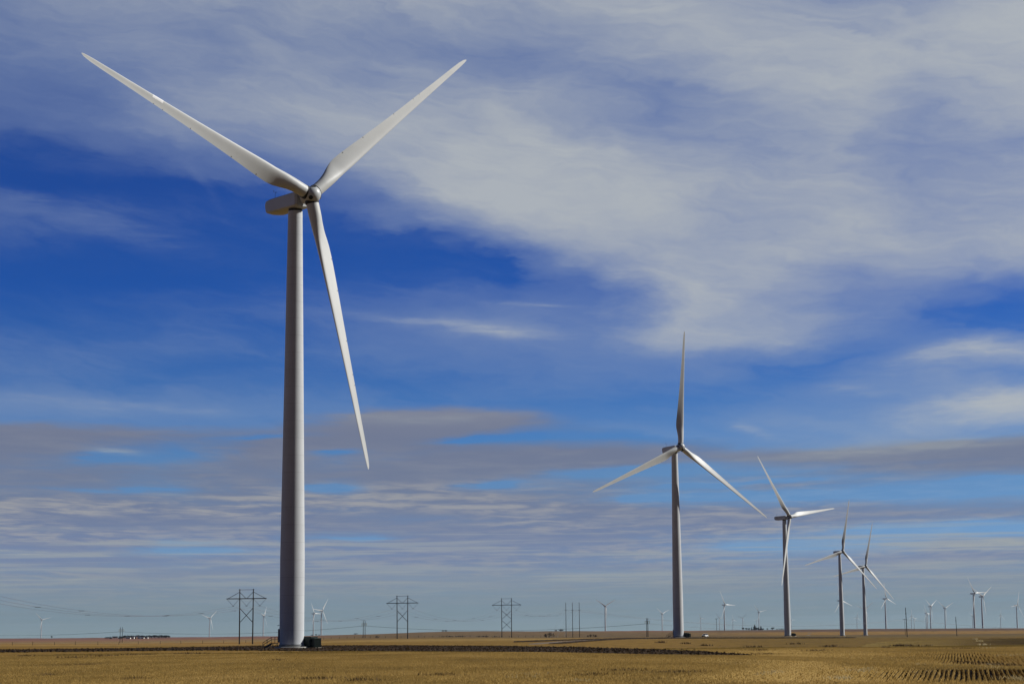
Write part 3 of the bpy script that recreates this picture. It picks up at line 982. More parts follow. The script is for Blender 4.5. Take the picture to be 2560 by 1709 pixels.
def sag_line(mb, a, b, sag, r, n=26):
    a, b = Vector(a), Vector(b)
    pts = []
    for i in range(n + 1):
        f = i / n
        p = a.lerp(b, f); p.z -= 4 * sag * f * (1 - f)
        pts.append(p)
    for p, q in zip(pts, pts[1:]):
        mb.tube(p, q, r, r, 5, 0, False)
    return pts


wl = ["lowest looking of three long conductors slung from the left insulator of each H-frame", "middle one of three long conductors slung between the H-frame pylons", "conductor slung from the right insulator of each H-frame pylon"]
for k in range(3):
    mb, sp_mb = MB(), MB()
    P = wires[k]
    sags = [6.4, 6.2, 6.8, 4.5, .35, 9.5, 7.0]
    for i in range(len(P) - 1):
        pts = sag_line(mb, P[i], P[i + 1], sags[i] if i < len(sags) else 5, .040 if i < 4 else .05)
        for j in ((5, 12, 19) if i < 4 else ()):
            q = pts[(j + k * 2) % 26]
            sp_mb.tube(q + Vector((-.9, 0, -.02)), q + Vector((.9, 0, -.02)), .08, .08, 5)
    o = mb.build("power_cable", M["wire"])
    tag(o, wl[k], "power cable", "conductors of the H-frame line")
    sp_mb.build("spacer", M["wire"], o)


def double_pole(label, u, D, H, gap):
    b = put(u, D)
    t = thing("double_utility_pole", label, "utility pole", b, R(-4), "short double poles with yellow insulators")
    for q in (-1, 1):
        MB().tube((q * gap / 2 * (1.25 if q < 0 else 1.0), 0, -1), (q * gap / 2, 0, H), .24, .17, 8).build("pole", M["wood"], t)
    zc = H * .80
    MB().box((0, .2, zc + .55), (gap + 2.6, .16, .18)).build("crossarm", M["insul_y"], t)
    out = []
    for q in (-1, 0, 1):
        x = q * (gap / 2 + 1.0)
        MB().tube((x, .2, zc + .5), (x, .2, zc - 1.1), .16, .16, 6).build("insulator", M["insul_y"], t)
        out.append(b + Vector((x, .2, zc - 1.1)))
    return out


dp1 = double_pole("short double pole standing in front of the farmstead tree belt", 303, 1500, 12.0, 1.6)
dp2 = double_pole("short double pole left of the single-braced right H-frame pylon", 910.5, 1390, 12.2, 1.25)
dp3 = double_pole("short double pole with yellow insulators, left of the second nearest turbine", 1618.8, 1267, 12.3, .75)
g0 = [p + Vector((-175, 80, 0)) for p in dp1]
g4 = [Vector(at(1900, 1573.5, 2300).tolist())] * 3
for k, lab in ((0, "thin lower wire strung between the short double poles, front one"), (2, "thin lower wire strung between the short double poles, rear one")):
    mb = MB()
    for a, b, s in ((g0[k], dp1[k], 2.2), (dp1[k], dp2[k], 3.6), (dp2[k], dp3[k], 4.0), (dp3[k], g4[k], 1.0)):
        sag_line(mb, a, b, s, .045)
    tag(mb.build("power_cable", M["wire"]), lab, "power cable", "lower wires between the double poles")

for u, D, H, lab in ((2266.5, 815, 12.3, "tall thin dark wooden pole standing alone on the right field"), (2391, 1000, 9.9, "shorter dark wooden pole on the right field, left of the right turbine pair")):
    b = put(u, D)
    t = thing("utility_pole", lab, "utility pole", b, 0, "single dark poles on the right field")
    MB().tube((.25, 0, -1), (0, 0, H), .20, .13, 8).build("pole", M["wood"], t)
    MB().box((0, -.2, H * .79), (.34, .3, .6)).build("pole_bracket", M["wood"], t)


# ------------------------------------------------------------------ fences
def fence(label, pts, n, h, wires_=2):
    """n posts along a polyline of (u, depth)"""
    us = np.linspace(pts[0][0], pts[-1][0], n)
    P = [put(u + rng.normal(0, 1.5), float(np.interp(u, [p[0] for p in pts], [p[1] for p in pts]))) for u in us]
    t = thing("wire_fence", label, "fence", P[0])
    for p in P:
        q = p - P[0]
        hh = h * (.85 + .3 * rng.random())
        MB().tube((q.x, q.y, q.z - .3), (q.x + rng.normal(0, .05), q.y, q.z + hh), .10, .085, 6).build("post", M["post"], t)
    for w in range(wires_):
        mb = MB()
        for a, b in zip(P, P[1:]):
            za = Vector((0, 0, h * (.9 - .4 * w)))
            mb.tube(a - P[0] + za, b - P[0] + za, .012, .012, 4)
        mb.build("fence_wire", M["wire"], t)


fence("low wire fence with sparse posts across the left field before the farmstead", [(30, 760), (240, 800), (470, 900), (720, 1050)], 14, 1.35)
fence("long wire fence with close posts in the middle distance beyond the huge turbine", [(790, 1180), (1000, 1230), (1390, 1330)], 32, 1.4)


# ------------------------------------------------------------------ trees and shrubs
def leaf_cloud(n, shape, size):
    """n little leaf-clump faces spread through a crown; shape(i) -> (x, y, z) in the unit crown"""
    V, Fq = [], []
    for i in range(n):
        c = Vector(shape())
        d = [Vector((random.gauss(0, 1), random.gauss(0, 1), random.gauss(0, 1))).normalized() * size * random.uniform(.6, 1.4) for _ in range(2)]
        o = len(V)
        V += [c - d[0] * .5, c + d[0] * .5, c + d[1]]
        Fq.append((o, o + 1, o + 2))
    return MB().add(V, Fq)


def conifer_mesh():
    def sh():
        z = random.random() ** 1.35
        r = (1 - z) * .5 * random.uniform(.45, 1.05) * (.8 + .3 * math.sin(z * 28))
        a = random.uniform(0, 6.28)
        return (r * math.cos(a), r * math.sin(a), .06 + z * .94)
    return leaf_cloud(520, sh, .13).mesh("crown", M["conifer"])


def round_mesh(m_):
    lobes = [(random.gauss(0, .2), random.gauss(0, .2), random.uniform(.45, .75), random.uniform(.2, .32)) for _ in range(7)]

    def sh():
        lx, ly, lz, lr = random.choice(lobes)
        d = Vector((random.gauss(0, 1), random.gauss(0, 1), random.gauss(0, .8))).normalized() * lr * random.uniform(.5, 1.05)
        return (lx + d.x, ly + d.y, max(.08, lz + d.z))
    return leaf_cloud(480, sh, .11).mesh("crown", m_)


CROWN = dict(con=[conifer_mesh() for _ in range(3)], rnd=[round_mesh(M["conifer"]) for _ in range(3)], grey=[round_mesh(M["leaf"]) for _ in range(2)])
mb = MB()
mb.tube((0, 0, -.05), (0, 0, .5), .035, .02, 6).tube((0, 0, .3), (.15, .05, .6), .015, .008, 5).tube((0, 0, .35), (-.14, -.05, .62), .015, .008, 5)
TRUNK = mb.mesh("trunk", M["bark"])


def tree(label, u, D, w, h, kind_, group, name="tree"):
    """w and h in photo pixels at that depth"""
    b = put(u, D)
    k = D / F
    t = thing(name, label, "tree", b, random.uniform(0, 6.28), group)
    c = link("crown", random.choice(CROWN[kind_]), t); c.scale = (w * k, w * k, h * k)
    s = link("trunk", TRUNK, t); s.scale = (w * k, w * k, h * k)
    return t


GR = "dark trees on the right ridge"
for u, w, h, kd, lab in (
        (1858.5, 9, 7.5, "grey", "greyish round tree at the left end of the ridge tree clump"),
        (1866, 7, 6, "rnd", "dark bushy tree second from the left in the ridge clump"),
        (1872.5, 7, 5.5, "rnd", "low dark tree left of the small pointed ones in the ridge clump"),
        (1879.5, 5.5, 7.5, "con", "small pointed dark conifer left of the tallest tree in the ridge clump"),
        (1887, 13, 13, "con", "tallest dark conifer in the middle of the ridge clump"),
        (1893, 8, 7, "rnd", "dark tree tucked against the right side of the tallest conifer"),
        (1897, 6, 7.5, "con", "slim dark conifer before the bright turbine's foot in the ridge clump"),
        (1902.5, 9, 10, "con", "second tallest dark conifer, right of the bright turbine's foot"),
        (1907.5, 6, 5, "rnd", "low dark shrubby tree at the right end of the ridge clump"),
        (1919, 6, 4.5, "grey", "small grey lone tree in the gap right of the ridge clump"),
        (1931.5, 10, 6.5, "rnd", "dark round lone tree right of the ridge clump"),
        (1943, 6, 2.8, "grey", "tiny grey bush left of the middle turbine's tower"),
        (1953, 14, 3.4, "grey", "low wide grey bush touching the middle turbine's tower")):
    tree(lab, u, 4020, w, h, kd, GR)

GL = "shelterbelt trees round the farmstead"
belt_lab = ["dark tree ending the farm shelterbelt on the left", "dark tree next to the left end of the farm shelterbelt"]
us = np.linspace(272, 422, 25)
tops = np.interp(us, [270, 300, 322, 340, 360, 380, 400, 427], [5.5, 6.8, 8.5, 8.2, 7.6, 8.6, 8.2, 7.2])
for i, (u, h) in enumerate(zip(us, tops)):
    u += rng.normal(0, 1.2)
    D = 3700 + 40 * rng.normal()
    hh = h * (.85 + .3 * rng.random())
    kd = "con" if rng.random() < .3 else "rnd"
    if i == 0:
        lab = "dark tree at the far left end of the farmstead shelterbelt"
    elif i == 24:
        lab = "dark tree at the far right end of the farmstead shelterbelt"
    else:
        lab = "dark tree within the dense shelterbelt behind the white farm buildings"
    tree(lab, u, D, 13 if kd == "rnd" else 9, hh, kd, GL if 0 < i < 24 else "end trees of the farm shelterbelt")
tree("lone tiny dark tree on the left horizon, right of the leftmost turbine", 129, 4300, 5.5, 6.5, "rnd", "lone trees on the horizon")
for u, w, h, lab in ((1107, 6, 4.0, "tiny dark shrub on the hill crest, left one of two"), (1114.5, 6.5, 3.8, "tiny dark shrub on the hill crest, right one of two"),
                     (1390, 7, 3.8, "tiny bush on the hill crest above the dark thicket, the lower one"), (1402.5, 14, 5.5, "wide dark bush on the hill crest left of the three bare poles"),
                     (781, 8, 2.8, "low scrub on the horizon behind the green transformer, leftmost clump"), (790, 7, 4.0, "small dark shrub between the two turbines behind the transformer"),
                     (798, 6, 2.6, "tiny scrub left of the taller turbine behind the transformer"), (889, 12, 3.4, "flat dark scrub on the crest left of the middle double pole")):
    tree(lab, u, 3950, w, h, "rnd", "tiny shrubs on the far crest", "shrub")


def thicket(label, u, D, w, h, n, group):
    b = put(u, D); k = D / F
    t = thing("bare_thicket", label, "shrub", b, 0, group)
    W, H = w * k, h * k
    st, tw = MB(), MB()
    for i in range(26):
        x = random.uniform(-.38, .38) * W; y = random.uniform(-.3, .3) * W
        top = H * max(.35, 1 - (x / (.55 * W)) ** 2) * random.uniform(.75, 1.0)
        e = Vector((x * 1.25 + random.gauss(0, .3), y + random.gauss(0, .3), top))
        st.tube((x, y, -.1), e, .07, .02, 5)
        for j in range(n // 26):
            p = Vector((x, y, 0)).lerp(e, random.uniform(.3, 1))
            d = Vector((random.gauss(0, .5), random.gauss(0, .5), random.uniform(.1, .6))) * (.10 * W)
            s = Vector((random.gauss(0, 1), random.gauss(0, 1), random.gauss(0, 1))).normalized() * .09
            tw.add([p - s, p + s, p + d], [(0, 1, 2)])
    st.build("stem", M["bark"], t)
    tw.build("twigs", M["twig"], t)


thicket("rounded dark bare thicket left of the three bare poles", 1375, 1480, 29, 13, 900, "bare thickets in the middle distance")
thicket("low brown bare thicket right of the three bare poles", 1480, 1500, 28, 7.5, 500, "bare thickets in the middle distance")
thicket("small brown bush beside the second double pole, below the hill", 943, 1500, 10, 6.5, 260, "bare thickets in the middle distance")
for u, w, h in ((1118, 32, 3.2), (1150, 26, 3.6), (1205, 36, 3.2), (1240, 20, 2.6)):
    thicket("low grey brush in the hollow between the two right H-frame pylons", u, 1650, w, h, 260, "low brush in the hollow")


# ------------------------------------------------------------------ farm buildings
def house(label, u, D, wpx, hpx, wall, name="farm_building", depth=7.0, rz=0.0, cat="building"):
    b = put(u, D); k = D / F
    W, H = wpx * k, hpx * k
    t = thing(name, label, cat, b, rz, "farm buildings at the far left")
    MB().box((0, 0, H / 2 - .2), (W, depth, H + .4)).add(
        [(-W / 2, -depth / 2, H), (-W / 2, depth / 2, H), (-W / 2, 0, H * 1.55), (W / 2, -depth / 2, H), (W / 2, depth / 2, H), (W / 2, 0, H * 1.55)], [(0, 2, 1), (3, 4, 5)]).build("wall", wall, t)
    e = .35
    P = [(-W / 2 - e, -depth / 2 - e, H - .1), (W / 2 + e, -depth / 2 - e, H - .1), (W / 2 + e, 0, H * 1.58), (-W / 2 - e, 0, H * 1.58), (-W / 2 - e, depth / 2 + e, H - .1), (W / 2 + e, depth / 2 + e, H - .1)]
    P += [(x, y, z + .15) for x, y, z in P]
    MB().add(P, [(0, 3, 2, 1), (3, 4, 5, 2), (6, 7, 8, 9), (9, 8, 11, 10), (0, 1, 7, 6), (4, 10, 11, 5), (0, 6, 9, 3), (3, 9, 10, 4), (1, 2, 8, 7), (2, 5, 11, 8)]).build("roof", M["roof"], t)
    MB().box((W * .1, -depth / 2 - .03, H * .38), (1.0, .08, min(2.0, H * .76))).build("door", M["wallb"], t)
    for x in (-.3, .35):
        MB().box((x * W, -depth / 2 - .03, H * .6), (min(1.2, W * .2), .08, H * .3)).build("window", M["glass"], t)


house("long low white farmhouse at the left of the farm buildings", 321, 3560, 10.5, 2.4, M["wallw"])
house("taller white shed left of the brown barn", 333, 3580, 5.5, 3.6, M["wallw"])
house("brown barn between the white shed and the blue grey shed", 339.5, 3600, 5.5, 3.8, M["wallb"])
house("blue grey shed in the middle of the farm buildings", 347.5, 3580, 6.5, 3.2, M["wallg"])
house("white farmhouse at the right of the farm buildings with dark roof", 356, 3560, 8.5, 2.6, M["wallw"])
house("small bluish white hut standing apart at the right end of the farm", 368.5, 3560, 3.5, 2.8, M["wallw"])


# ------------------------------------------------------------------ white car
def car(label, u, D, rz):
    t = thing("parked_car", label, "car", put(u, D), rz)
    W = .92
    side = [(-2.3, .35), (-2.35, .75), (-2.2, 1.02), (-1.05, 1.12), (1.95, 1.1), (2.3, 1.0), (2.35, .5), (2.25, .35)]   # front at -y
    cab = [(-1.1, 1.1), (-.35, 1.68), (-.1, 1.74), (1.5, 1.72), (2.1, 1.12)]

    def prism(poly, w0, w1, zs):
        n = len(poly); P = []
        for s in (-1, 1):
            for y, z in poly:
                w = w0 + (w1 - w0) * min(1, max(0, (z - zs) / .6))
                P.append((s * w, y, z))
        return P, [tuple(reversed(range(n))), tuple(range(n, 2 * n))] + [(i, (i + 1) % n, n + (i + 1) % n, n + i) for i in range(n)]
    mb = MB().add(*prism(side, W, W, .4))
    mb.add(*prism([(-.42, 1.66), (-.1, 1.78), (1.55, 1.76), (1.75, 1.6)], .70, .68, 1.1))
    for s in (-1, 1):
        for y0, y1 in ((-1.1, -.38), (2.1, 1.6)):
            mb.tube((s * .86, y0, 1.1), (s * .70, y1, 1.68), .05, .05, 5)
    mb.build("body", M["car"], t)
    MB().add(*prism(cab, .85, .69, 1.1)).build("window_glass", M["glass"], t)
    MB().box((0, -2.36, .72), (1.2, .06, .26)).build("grille", M["dark"], t)
    MB().box((0, -2.34, .45), (1.84, .16, .22)).build("bumper", M["dark"], t)
    for s in (-1, 1):
        MB().box((s * .74, -2.3, .86), (.30, .14, .18)).build("headlight", M["lamp"], t)
        MB().box((s * 1.02, -.95, 1.18), (.2, .1, .16)).build("mirror", M["car"], t)
        for y in (-1.45, 1.4):
            w = MB().tube((s * .70, y, .36), (s * .95, y, .36), .36, .36, 18).build("wheel", M["tyre"], t)
            MB().tube((s * .94, y, .36), (s * .97, y, .36), .21, .21, 12).build("rim", M["steel"], w)


car("white car with dark windows on the far field beyond the second nearest turbine", 1762.5, 1000, R(-27))

# ------------------------------------------------------------------ sky, clouds, sun
SUN_AZ, SUN_EL = R(77), R(33)


def build_world():
    w = bpy.data.worlds.new("World")
    scene.world = w
    w.use_nodes = True
    nt = w.node_tree
    g = NG(nt); N, L = g.N, g.L
    bg = N["Background"]
    sk = N.new("ShaderNodeTexSky"); sk.sky_type = "NISHITA"; sk.sun_disc = False
    sk.sun_elevation, sk.sun_rotation = SUN_EL, SUN_AZ
    sk.altitude = 1500; sk.air_density = .6; sk.dust_density = .3; sk.ozone_density = 6
    tc = N.new("ShaderNodeTexCoord")
    d = tc.outputs["Generated"]
    sp = N.new("ShaderNodeSeparateXYZ"); L.new(d, sp.inputs[0])
    az = g.math("MULTIPLY", g.math("ARCTAN2", sp.outputs[0], sp.outputs[1]), 57.29578)
    el = g.math("MULTIPLY", g.math("ARCSINE", sp.outputs[2]), 57.29578)
    # blue of the clear sky: Nishita through a polariser-like gain that depends on elevation
    eln = g.math("DIVIDE", el, 24.0, clamp=True)
    gain = g.ramp(eln, SKY_GAIN)
    blue = g.mix(1.0, sk.outputs[0], gain, "MULTIPLY")
    # clouds run far left as tower fill; sky behind and overhead is darkened
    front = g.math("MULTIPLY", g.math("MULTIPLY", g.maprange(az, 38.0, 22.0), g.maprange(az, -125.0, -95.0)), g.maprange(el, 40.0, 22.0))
    # cloud-deck coordinates: an even layer overhead seen in perspective
    e1 = g.math("ADD", g.math("MAXIMUM", el, 0.0), 2.2)
    px = g.math("DIVIDE", az, e1)
    py = g.math("MULTIPLY", g.math("LOGARITHM", e1, 2.718), 2.2)
    wrp = g.noise(g.comb(g.math("MULTIPLY", px, 1.3), g.math("MULTIPLY", py, 1.6)), 2.0, 5, .6, 0.0, "Color")
    ws = N.new("ShaderNodeSeparateColor"); L.new(wrp, ws.inputs[0])
    w0, w1 = g.math("SUBTRACT", ws.outputs[0], .5), g.math("SUBTRACT", ws.outputs[1], .5)
    azw = g.math("MULTIPLY_ADD", w0, 5.0, az)
    elw = g.math("MULTIPLY_ADD", w1, g.math("MULTIPLY", e1, .13), el)
    elb = g.math("MULTIPLY_ADD", w1, g.math("MULTIPLY", e1, .05), el)
    fa = g.math("DIVIDE", g.math("ADD", azw, 16.0), 32.0, clamp=True)

    rn = g.noise(g.comb(g.math("MULTIPLY", px, 5.0), g.math("MULTIPLY", py, 24.0), 11.0), 1.0, 6, .65, .4)
    rn2 = g.noise(g.comb(g.math("MULTIPLY", px, 1.6), g.math("MULTIPLY", py, 6.0), 13.0), 1.0, 4, .55, .3)
    ragged = g.math("ADD", g.math("MULTIPLY", g.math("SUBTRACT", rn, .5), 3.2), g.math("MULTIPLY", g.math("SUBTRACT", rn2, .5), 2.6))

    def streak(u, v, ln, wd, tilt, amp):
        """one long wisp: centre, half length, half width (in photo pixels), tilt in degrees"""
        k = 57.29578 / F
        a0, e0 = math.degrees(math.atan((u - 1280) / F)), el_of(v) - ROLL * (1280 - u) * 0
        c, q = math.cos(R(tilt)), math.sin(R(tilt))
        dx, dy = g.math("SUBTRACT", g.math("MULTIPLY_ADD", w0, 1.2, az), a0), g.math("SUBTRACT", g.math("MULTIPLY_ADD", w1, g.math("MULTIPLY", e1, .05), el), e0)
        p = g.math("ADD", g.math("MULTIPLY", dx, c / (ln * k)), g.math("MULTIPLY", dy, q / (ln * k)))
        r = g.math("ADD", g.math("MULTIPLY", dx, -q / (wd * k)), g.math("MULTIPLY", dy, c / (wd * k)))
        d2 = g.math("ADD", g.math("ADD", g.math("MULTIPLY", p, p), g.math("MULTIPLY", r, r)), ragged)
        return g.math("MULTIPLY", g.math("MINIMUM", g.math("EXPONENT", g.math("MULTIPLY", d2, -1.0)), 1.1), amp)

    def streaks(rows):
        acc = None
        for row in rows:
            t_ = streak(*row)
            acc = t_ if acc is None else g.math("ADD", acc, t_)
        return acc

    def table(rows, cols, elw):
        """bilinear look-up: how much cloud stands in each direction"""
        acc = None
        prev = None
        for e, vals in rows:
            r = g.ramp(fa, [((a + 16) / 32, v) for a, v in zip(cols, vals)], "LINEAR")
            if acc is None:
                acc = r
            else:
                acc = g.mix(g.maprange(elw, prev, e, interp="LINEAR"), acc, r)
            prev = e
        return acc
    sep = lambda s: s
    cols = [math.degrees(math.atan((u - 1280) / F / 1.0)) for u in CU]
    A = table([(el_of(v), vals) for v, vals in CIRRUS[::-1]], cols, elw)
    A = g.math("MULTIPLY_ADD", g.math("MULTIPLY", A, g.math("SUBTRACT", 1.0, A)), .42, A)
    B = table([(el_of(v), vals) for v, vals in LOWCLOUD[::-1]], cols, elb)
    A = g.math("ADD", A, streaks(WISPS), clamp=True)
    # wisps: stretched along the wind, gently slanting
    ca, sa = math.cos(R(-9)), math.sin(R(-9))
    sx = g.math("ADD", g.math("MULTIPLY", azw, ca), g.math("MULTIPLY", elw, sa))
    sy = g.math("SUBTRACT", g.math("MULTIPLY", elw, ca), g.math("MULTIPLY", azw, sa))
    n1 = g.noise(g.comb(g.math("MULTIPLY", sx, .30), g.math("MULTIPLY", sy, 1.05)), 1.0, 9, .60, .35)
    n2 = g.noise(g.comb(g.math("MULTIPLY", sx, .55), g.math("MULTIPLY", sy, 4.2), 4.0), 1.0, 7, .60, .2)
    n3 = g.noise(g.comb(g.math("MULTIPLY", az, .16), g.math("MULTIPLY", el, .42), 9.0), 1.0, 5, .5, .3)
    tex = g.math("ADD", g.math("MULTIPLY", n1, .55), g.math("ADD", g.math("MULTIPLY", n2, .25), g.math("MULTIPLY", n3, .20)))
    k = g.math("MULTIPLY", g.math("SUBTRACT", tex, .5), g.math("MULTIPLY_ADD", g.math("SQRT", A), .85, .10))
    cir = g.math("ADD", A, k, clamp=True)
    cir = g.math("MULTIPLY", g.math("MULTIPLY", g.math("POWER", cir, .78), g.maprange(cir, -.02, .16)), front)
    # low deck: flat-bottomed streaks, finer towards the horizon
    m1 = g.noise(g.comb(g.math("MULTIPLY", px, .9), g.math("MULTIPLY", py, 5.5), 2.0), 1.0, 8, .55, .25)
    m2 = g.noise(g.comb(g.math("MULTIPLY", px, 4.2), g.math("MULTIPLY", py, 17.0), 5.0), 1.0, 7, .62, .35)
    m3 = g.noise(g.comb(g.math("MULTIPLY", px, .5), g.math("MULTIPLY", py, 3.0), 8.0), 1.0, 4, .5, .2)
    mt = g.math("ADD", g.math("MULTIPLY", m1, .65), g.math("MULTIPLY", m2, .35))
    Bk = g.math("ADD", B, g.math("MULTIPLY", g.math("SUBTRACT", mt, .5), g.math("MULTIPLY_ADD", g.math("SQRT", B), 1.0, 0.0)), clamp=True)
    Bk = g.math("ADD", Bk, g.math("SUBTRACT", streaks(BANKS), g.math("MULTIPLY", streaks(GAPS), .80)), clamp=True)
    low = g.maprange(Bk, .10, .80)
    low = g.math("MULTIPLY", g.math("MAXIMUM", low, g.maprange(el, 5.9, 4.9, 0.0, .24)), front)
    # colours
    ccol = g.mix(g.maprange(cir, .35, 1.0), C_THIN, C_WHITE)
    out = g.mix(g.math("MULTIPLY", cir, .93), blue, ccol)
    lit = g.math("ADD", g.math("MULTIPLY", m2, .65), g.math("MULTIPLY", m1, .35))
    gcl = g.ramp(eln, C_LOW)
    glit = g.ramp(eln, C_LIT)
    litf = g.math("MULTIPLY", g.maprange(lit, .42, .62), g.maprange(el, 5.2, 3.6, .22, 1.0))
    litf = g.math("MULTIPLY", litf, g.maprange(m3, .38, .58, .25, 1.0))
    lcol = g.mix(litf, gcl, glit)
    out = g.mix(g.math("MULTIPLY", low, .92), out, lcol)
    ln = g.noise(g.comb(g.math("MULTIPLY", px, .55), g.math("MULTIPLY", py, 13.0), 3.0), 1.0, 6, .55, .3)
    lay = g.math("MULTIPLY", g.maprange(ln, .49, .60), g.math("MULTIPLY", g.maprange(el, .7, 1.6), g.maprange(el, 3.5, 2.6)))
    pale = g.math("ADD", streaks(PALE), g.math("MULTIPLY", lay, .55), clamp=True)
    out = g.mix(pale, out, sc(156, 163, 167))
    out = g.mix(streaks(SLATE), out, sc(102, 122, 164))
    # pale air near the horizon
    hz = g.ramp(g.math("DIVIDE", el, 6.0, clamp=True), [(0, .95), (.10, .80), (.22, .55), (.34, .22), (.5, .05), (1, 0)])
    hcol = g.ramp(g.math("DIVIDE", g.math("MAXIMUM", el, 0.0), 6.0, clamp=True), C_HAZE)
    hn = g.noise(g.comb(g.math("MULTIPLY", px, 1.2), g.math("MULTIPLY", py, 14.0), 7.0), 1.0, 5, .55)
    out = g.mix(g.math("MULTIPLY", hz, g.maprange(hn, .2, .7, .72, 1.0)), out, hcol)
    # the unseen sky is darkened to lower the fill on the towers
    sky_dim = g.math("MULTIPLY_ADD", front, 1.0 - REAR_DIM, REAR_DIM)
    out = g.mix(1.0, out, g.comb(sky_dim, sky_dim, sky_dim), "MULTIPLY")
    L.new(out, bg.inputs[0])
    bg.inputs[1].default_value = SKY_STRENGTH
    try:
        w.cycles.sampling_method = "MANUAL"; w.cycles.sample_map_resolution = 512
    except Exception:
        pass


def el_of(v):
    return math.degrees(TH) + math.degrees(math.atan((854.5 - v) / F))


SKY_STRENGTH = .10
REAR_DIM = .30  # share kept of the unseen sky, darkened to cut fill light
EXPO = 0.0
INV = 1 / SKY_STRENGTH / (2 ** EXPO)


def sc(r, g_, b):                                       # a sky colour as displayed -> value before the strength
    return tuple(c * INV for c in srgb(r, g_, b))


# gain over the clear Nishita sky, by elevation / 24 degrees
SKY_GAIN = [(0, (.50, .60, .62)), (.10, (.56, .74, .84)), (.20, (.51, .77, .86)), (.30, (.36, .62, .86)), (.42, (.16, .45, .88)), (.55, (.18, .43, .88)), (.70, (.19, .47, .93)), (1, (.20, .44, .9))]
C_THIN, C_WHITE = sc(140, 157, 184), sc(176, 182, 187)
C_LOW = [(0, sc(128, 142, 158)), (.10, sc(112, 126, 160)), (.17, sc(112, 121, 145)), (.24, sc(113, 120, 142)), (.31, sc(130, 132, 146)), (1, sc(150, 150, 160))]
C_LIT = [(0, sc(136, 146, 158)), (.10, sc(150, 152, 162)), (.17, sc(160, 158, 158)), (.26, sc(138, 141, 152)), (.31, sc(148, 147, 152)), (1, sc(160, 160, 165))]
C_HAZE = [(0, sc(124, 144, 148)), (.08, sc(114, 134, 142)), (.22, sc(126, 140, 148)), (.40, sc(136, 147, 160)), (.65, sc(136, 146, 166)), (1, sc(140, 148, 168))]
CU = [0, 213, 427, 640, 853, 1067, 1280, 1493, 1707, 1920, 2133, 2347, 2560]
CIRRUS = [
    (-60, [.40, .5, .55, .6, .65, .7, .7, .7, .75, .7, .6, .6, .75]),
    (0, [.40, .5, .55, .6, .65, .7, .7, .7, .75, .7, .5, .5, .75]),
    (107, [.33, .4, .45, .45, .45, .42, .28, .5, .75, .75, .7, .7, .95]),
    (213, [.22, .33, .45, .55, .55, .55, .65, .42, .38, .8, .85, .85, .92]),
    (320, [.14, .25, .5, .6, .75, .85, .92, .70, .44, .54, .68, .46, .74]),
    (400, [.03, .06, .15, .25, .65, .92, .97, .88, .64, .58, .62, .44, .48]),
    (480, [0, .0, .02, .03, .2, .82, .95, .95, .85, .8, .7, .5, .62]),
    (534, [.06, .09, .05, .02, .06, .45, .86, .9, .78, .62, .62, .6, .65]),
    (587, [.10, .07, .03, .02, .02, .05, .42, .74, .72, .66, .72, .66, .66]),
    (640, [.04, .02, .02, .02, .02, .02, .03, .55, .78, .76, .76, .76, .78]),
    (700, [0, 0, .02, .02, .05, .05, .03, .16, .84, .72, .42, .48, .5]),
    (747, [.02, .02, .05, .05, .1, .12, .14, .14, .78, .6, .32, .28, .08]),
    (800, [.03, .05, .06, .06, .1, .28, .35, .22, .78, .58, .42, .08, .02]),
    (854, [.06, .06, .08, .06, .12, .16, .28, .24, .68, .66, .22, .08, .05]),
    (907, [.1, .08, .05, .05, .05, .1, .18, .22, .26, .08, .05, .34, .55]),
    (960, [.1, .08, .06, .05, .05, .05, .1, .08, .08, .06, .12, .36, .18]),
    (1014, [.26, .26, .2, .14, .1, .08, .05, .05, .05, .1, .2, .34, .72]),
    (1067, [.15, .15, .1, .1, .05, .05, .05, .05, .1, .26, .34, .52, .72]),
    (1120, [0, 0, 0, 0, 0, 0, 0, 0, 0, .1, .4, .25, .12]),
    (1180, [0] * 13)][::1]
LOWCLOUD = [
    (1000, [0] * 13),
    (1022, [0, 0, 0, 0, .10, .45, .25, .0, 0, 0, 0, 0, 0]),
    (1050, [.06, .04, .04, .08, .45, .85, .62, .12, .02, 0, 0, 0, 0]),
    (1072, [.5, .3, .3, .42, .78, .95, .45, .25, .05, 0, 0, 0, 0]),
    (1096, [.85, .75, .5, .8, .85, .7, .25, .2, .1, .1, .05, 0, 0]),
    (1130, [.8, .55, .22, .85, .6, .72, .78, .8, .62, .2, .35, .55, .7]),
    (1150, [.7, .6, .35, .8, .5, .75, .85, .75, .55, .7, .78, .82, .86]),
    (1185, [.72, .8, .75, .75, .75, .85, .7, .32, .36, .32, .58, .75, .75]),
    (1220, [.7, .65, .48, .75, .42, .8, .5, .6, .55, .66, .5, .38, .4]),
    (1250, [.75, .75, .7, .72, .68, .75, .8, .6, .32, .36, .26, .2, .26]),
    (1280, [.75, .8, .8, .8, .72, .75, .75, .8, .75, .72, .68, .62, .62]),
    (1310, [.8, .85, .9, .85, .8, .75, .8, .85, .8, .78, .72, .66, .62]),
    (1340, [.8, .75, .6, .7, .5, .75, .8, .8, .75, .6, .46, .28, .24]),
    (1370, [.7, .75, .5, .6, .75, .8, .8, .7, .6, .34, .3, .6, .55]),
    (1400, [.7, .75, .7, .7, .75, .75, .75, .7, .62, .62, .62, .72, .78]),
    (1430, [.7] * 13),
    (1500, [.62] * 13),
    (1600, [.5] * 13)]
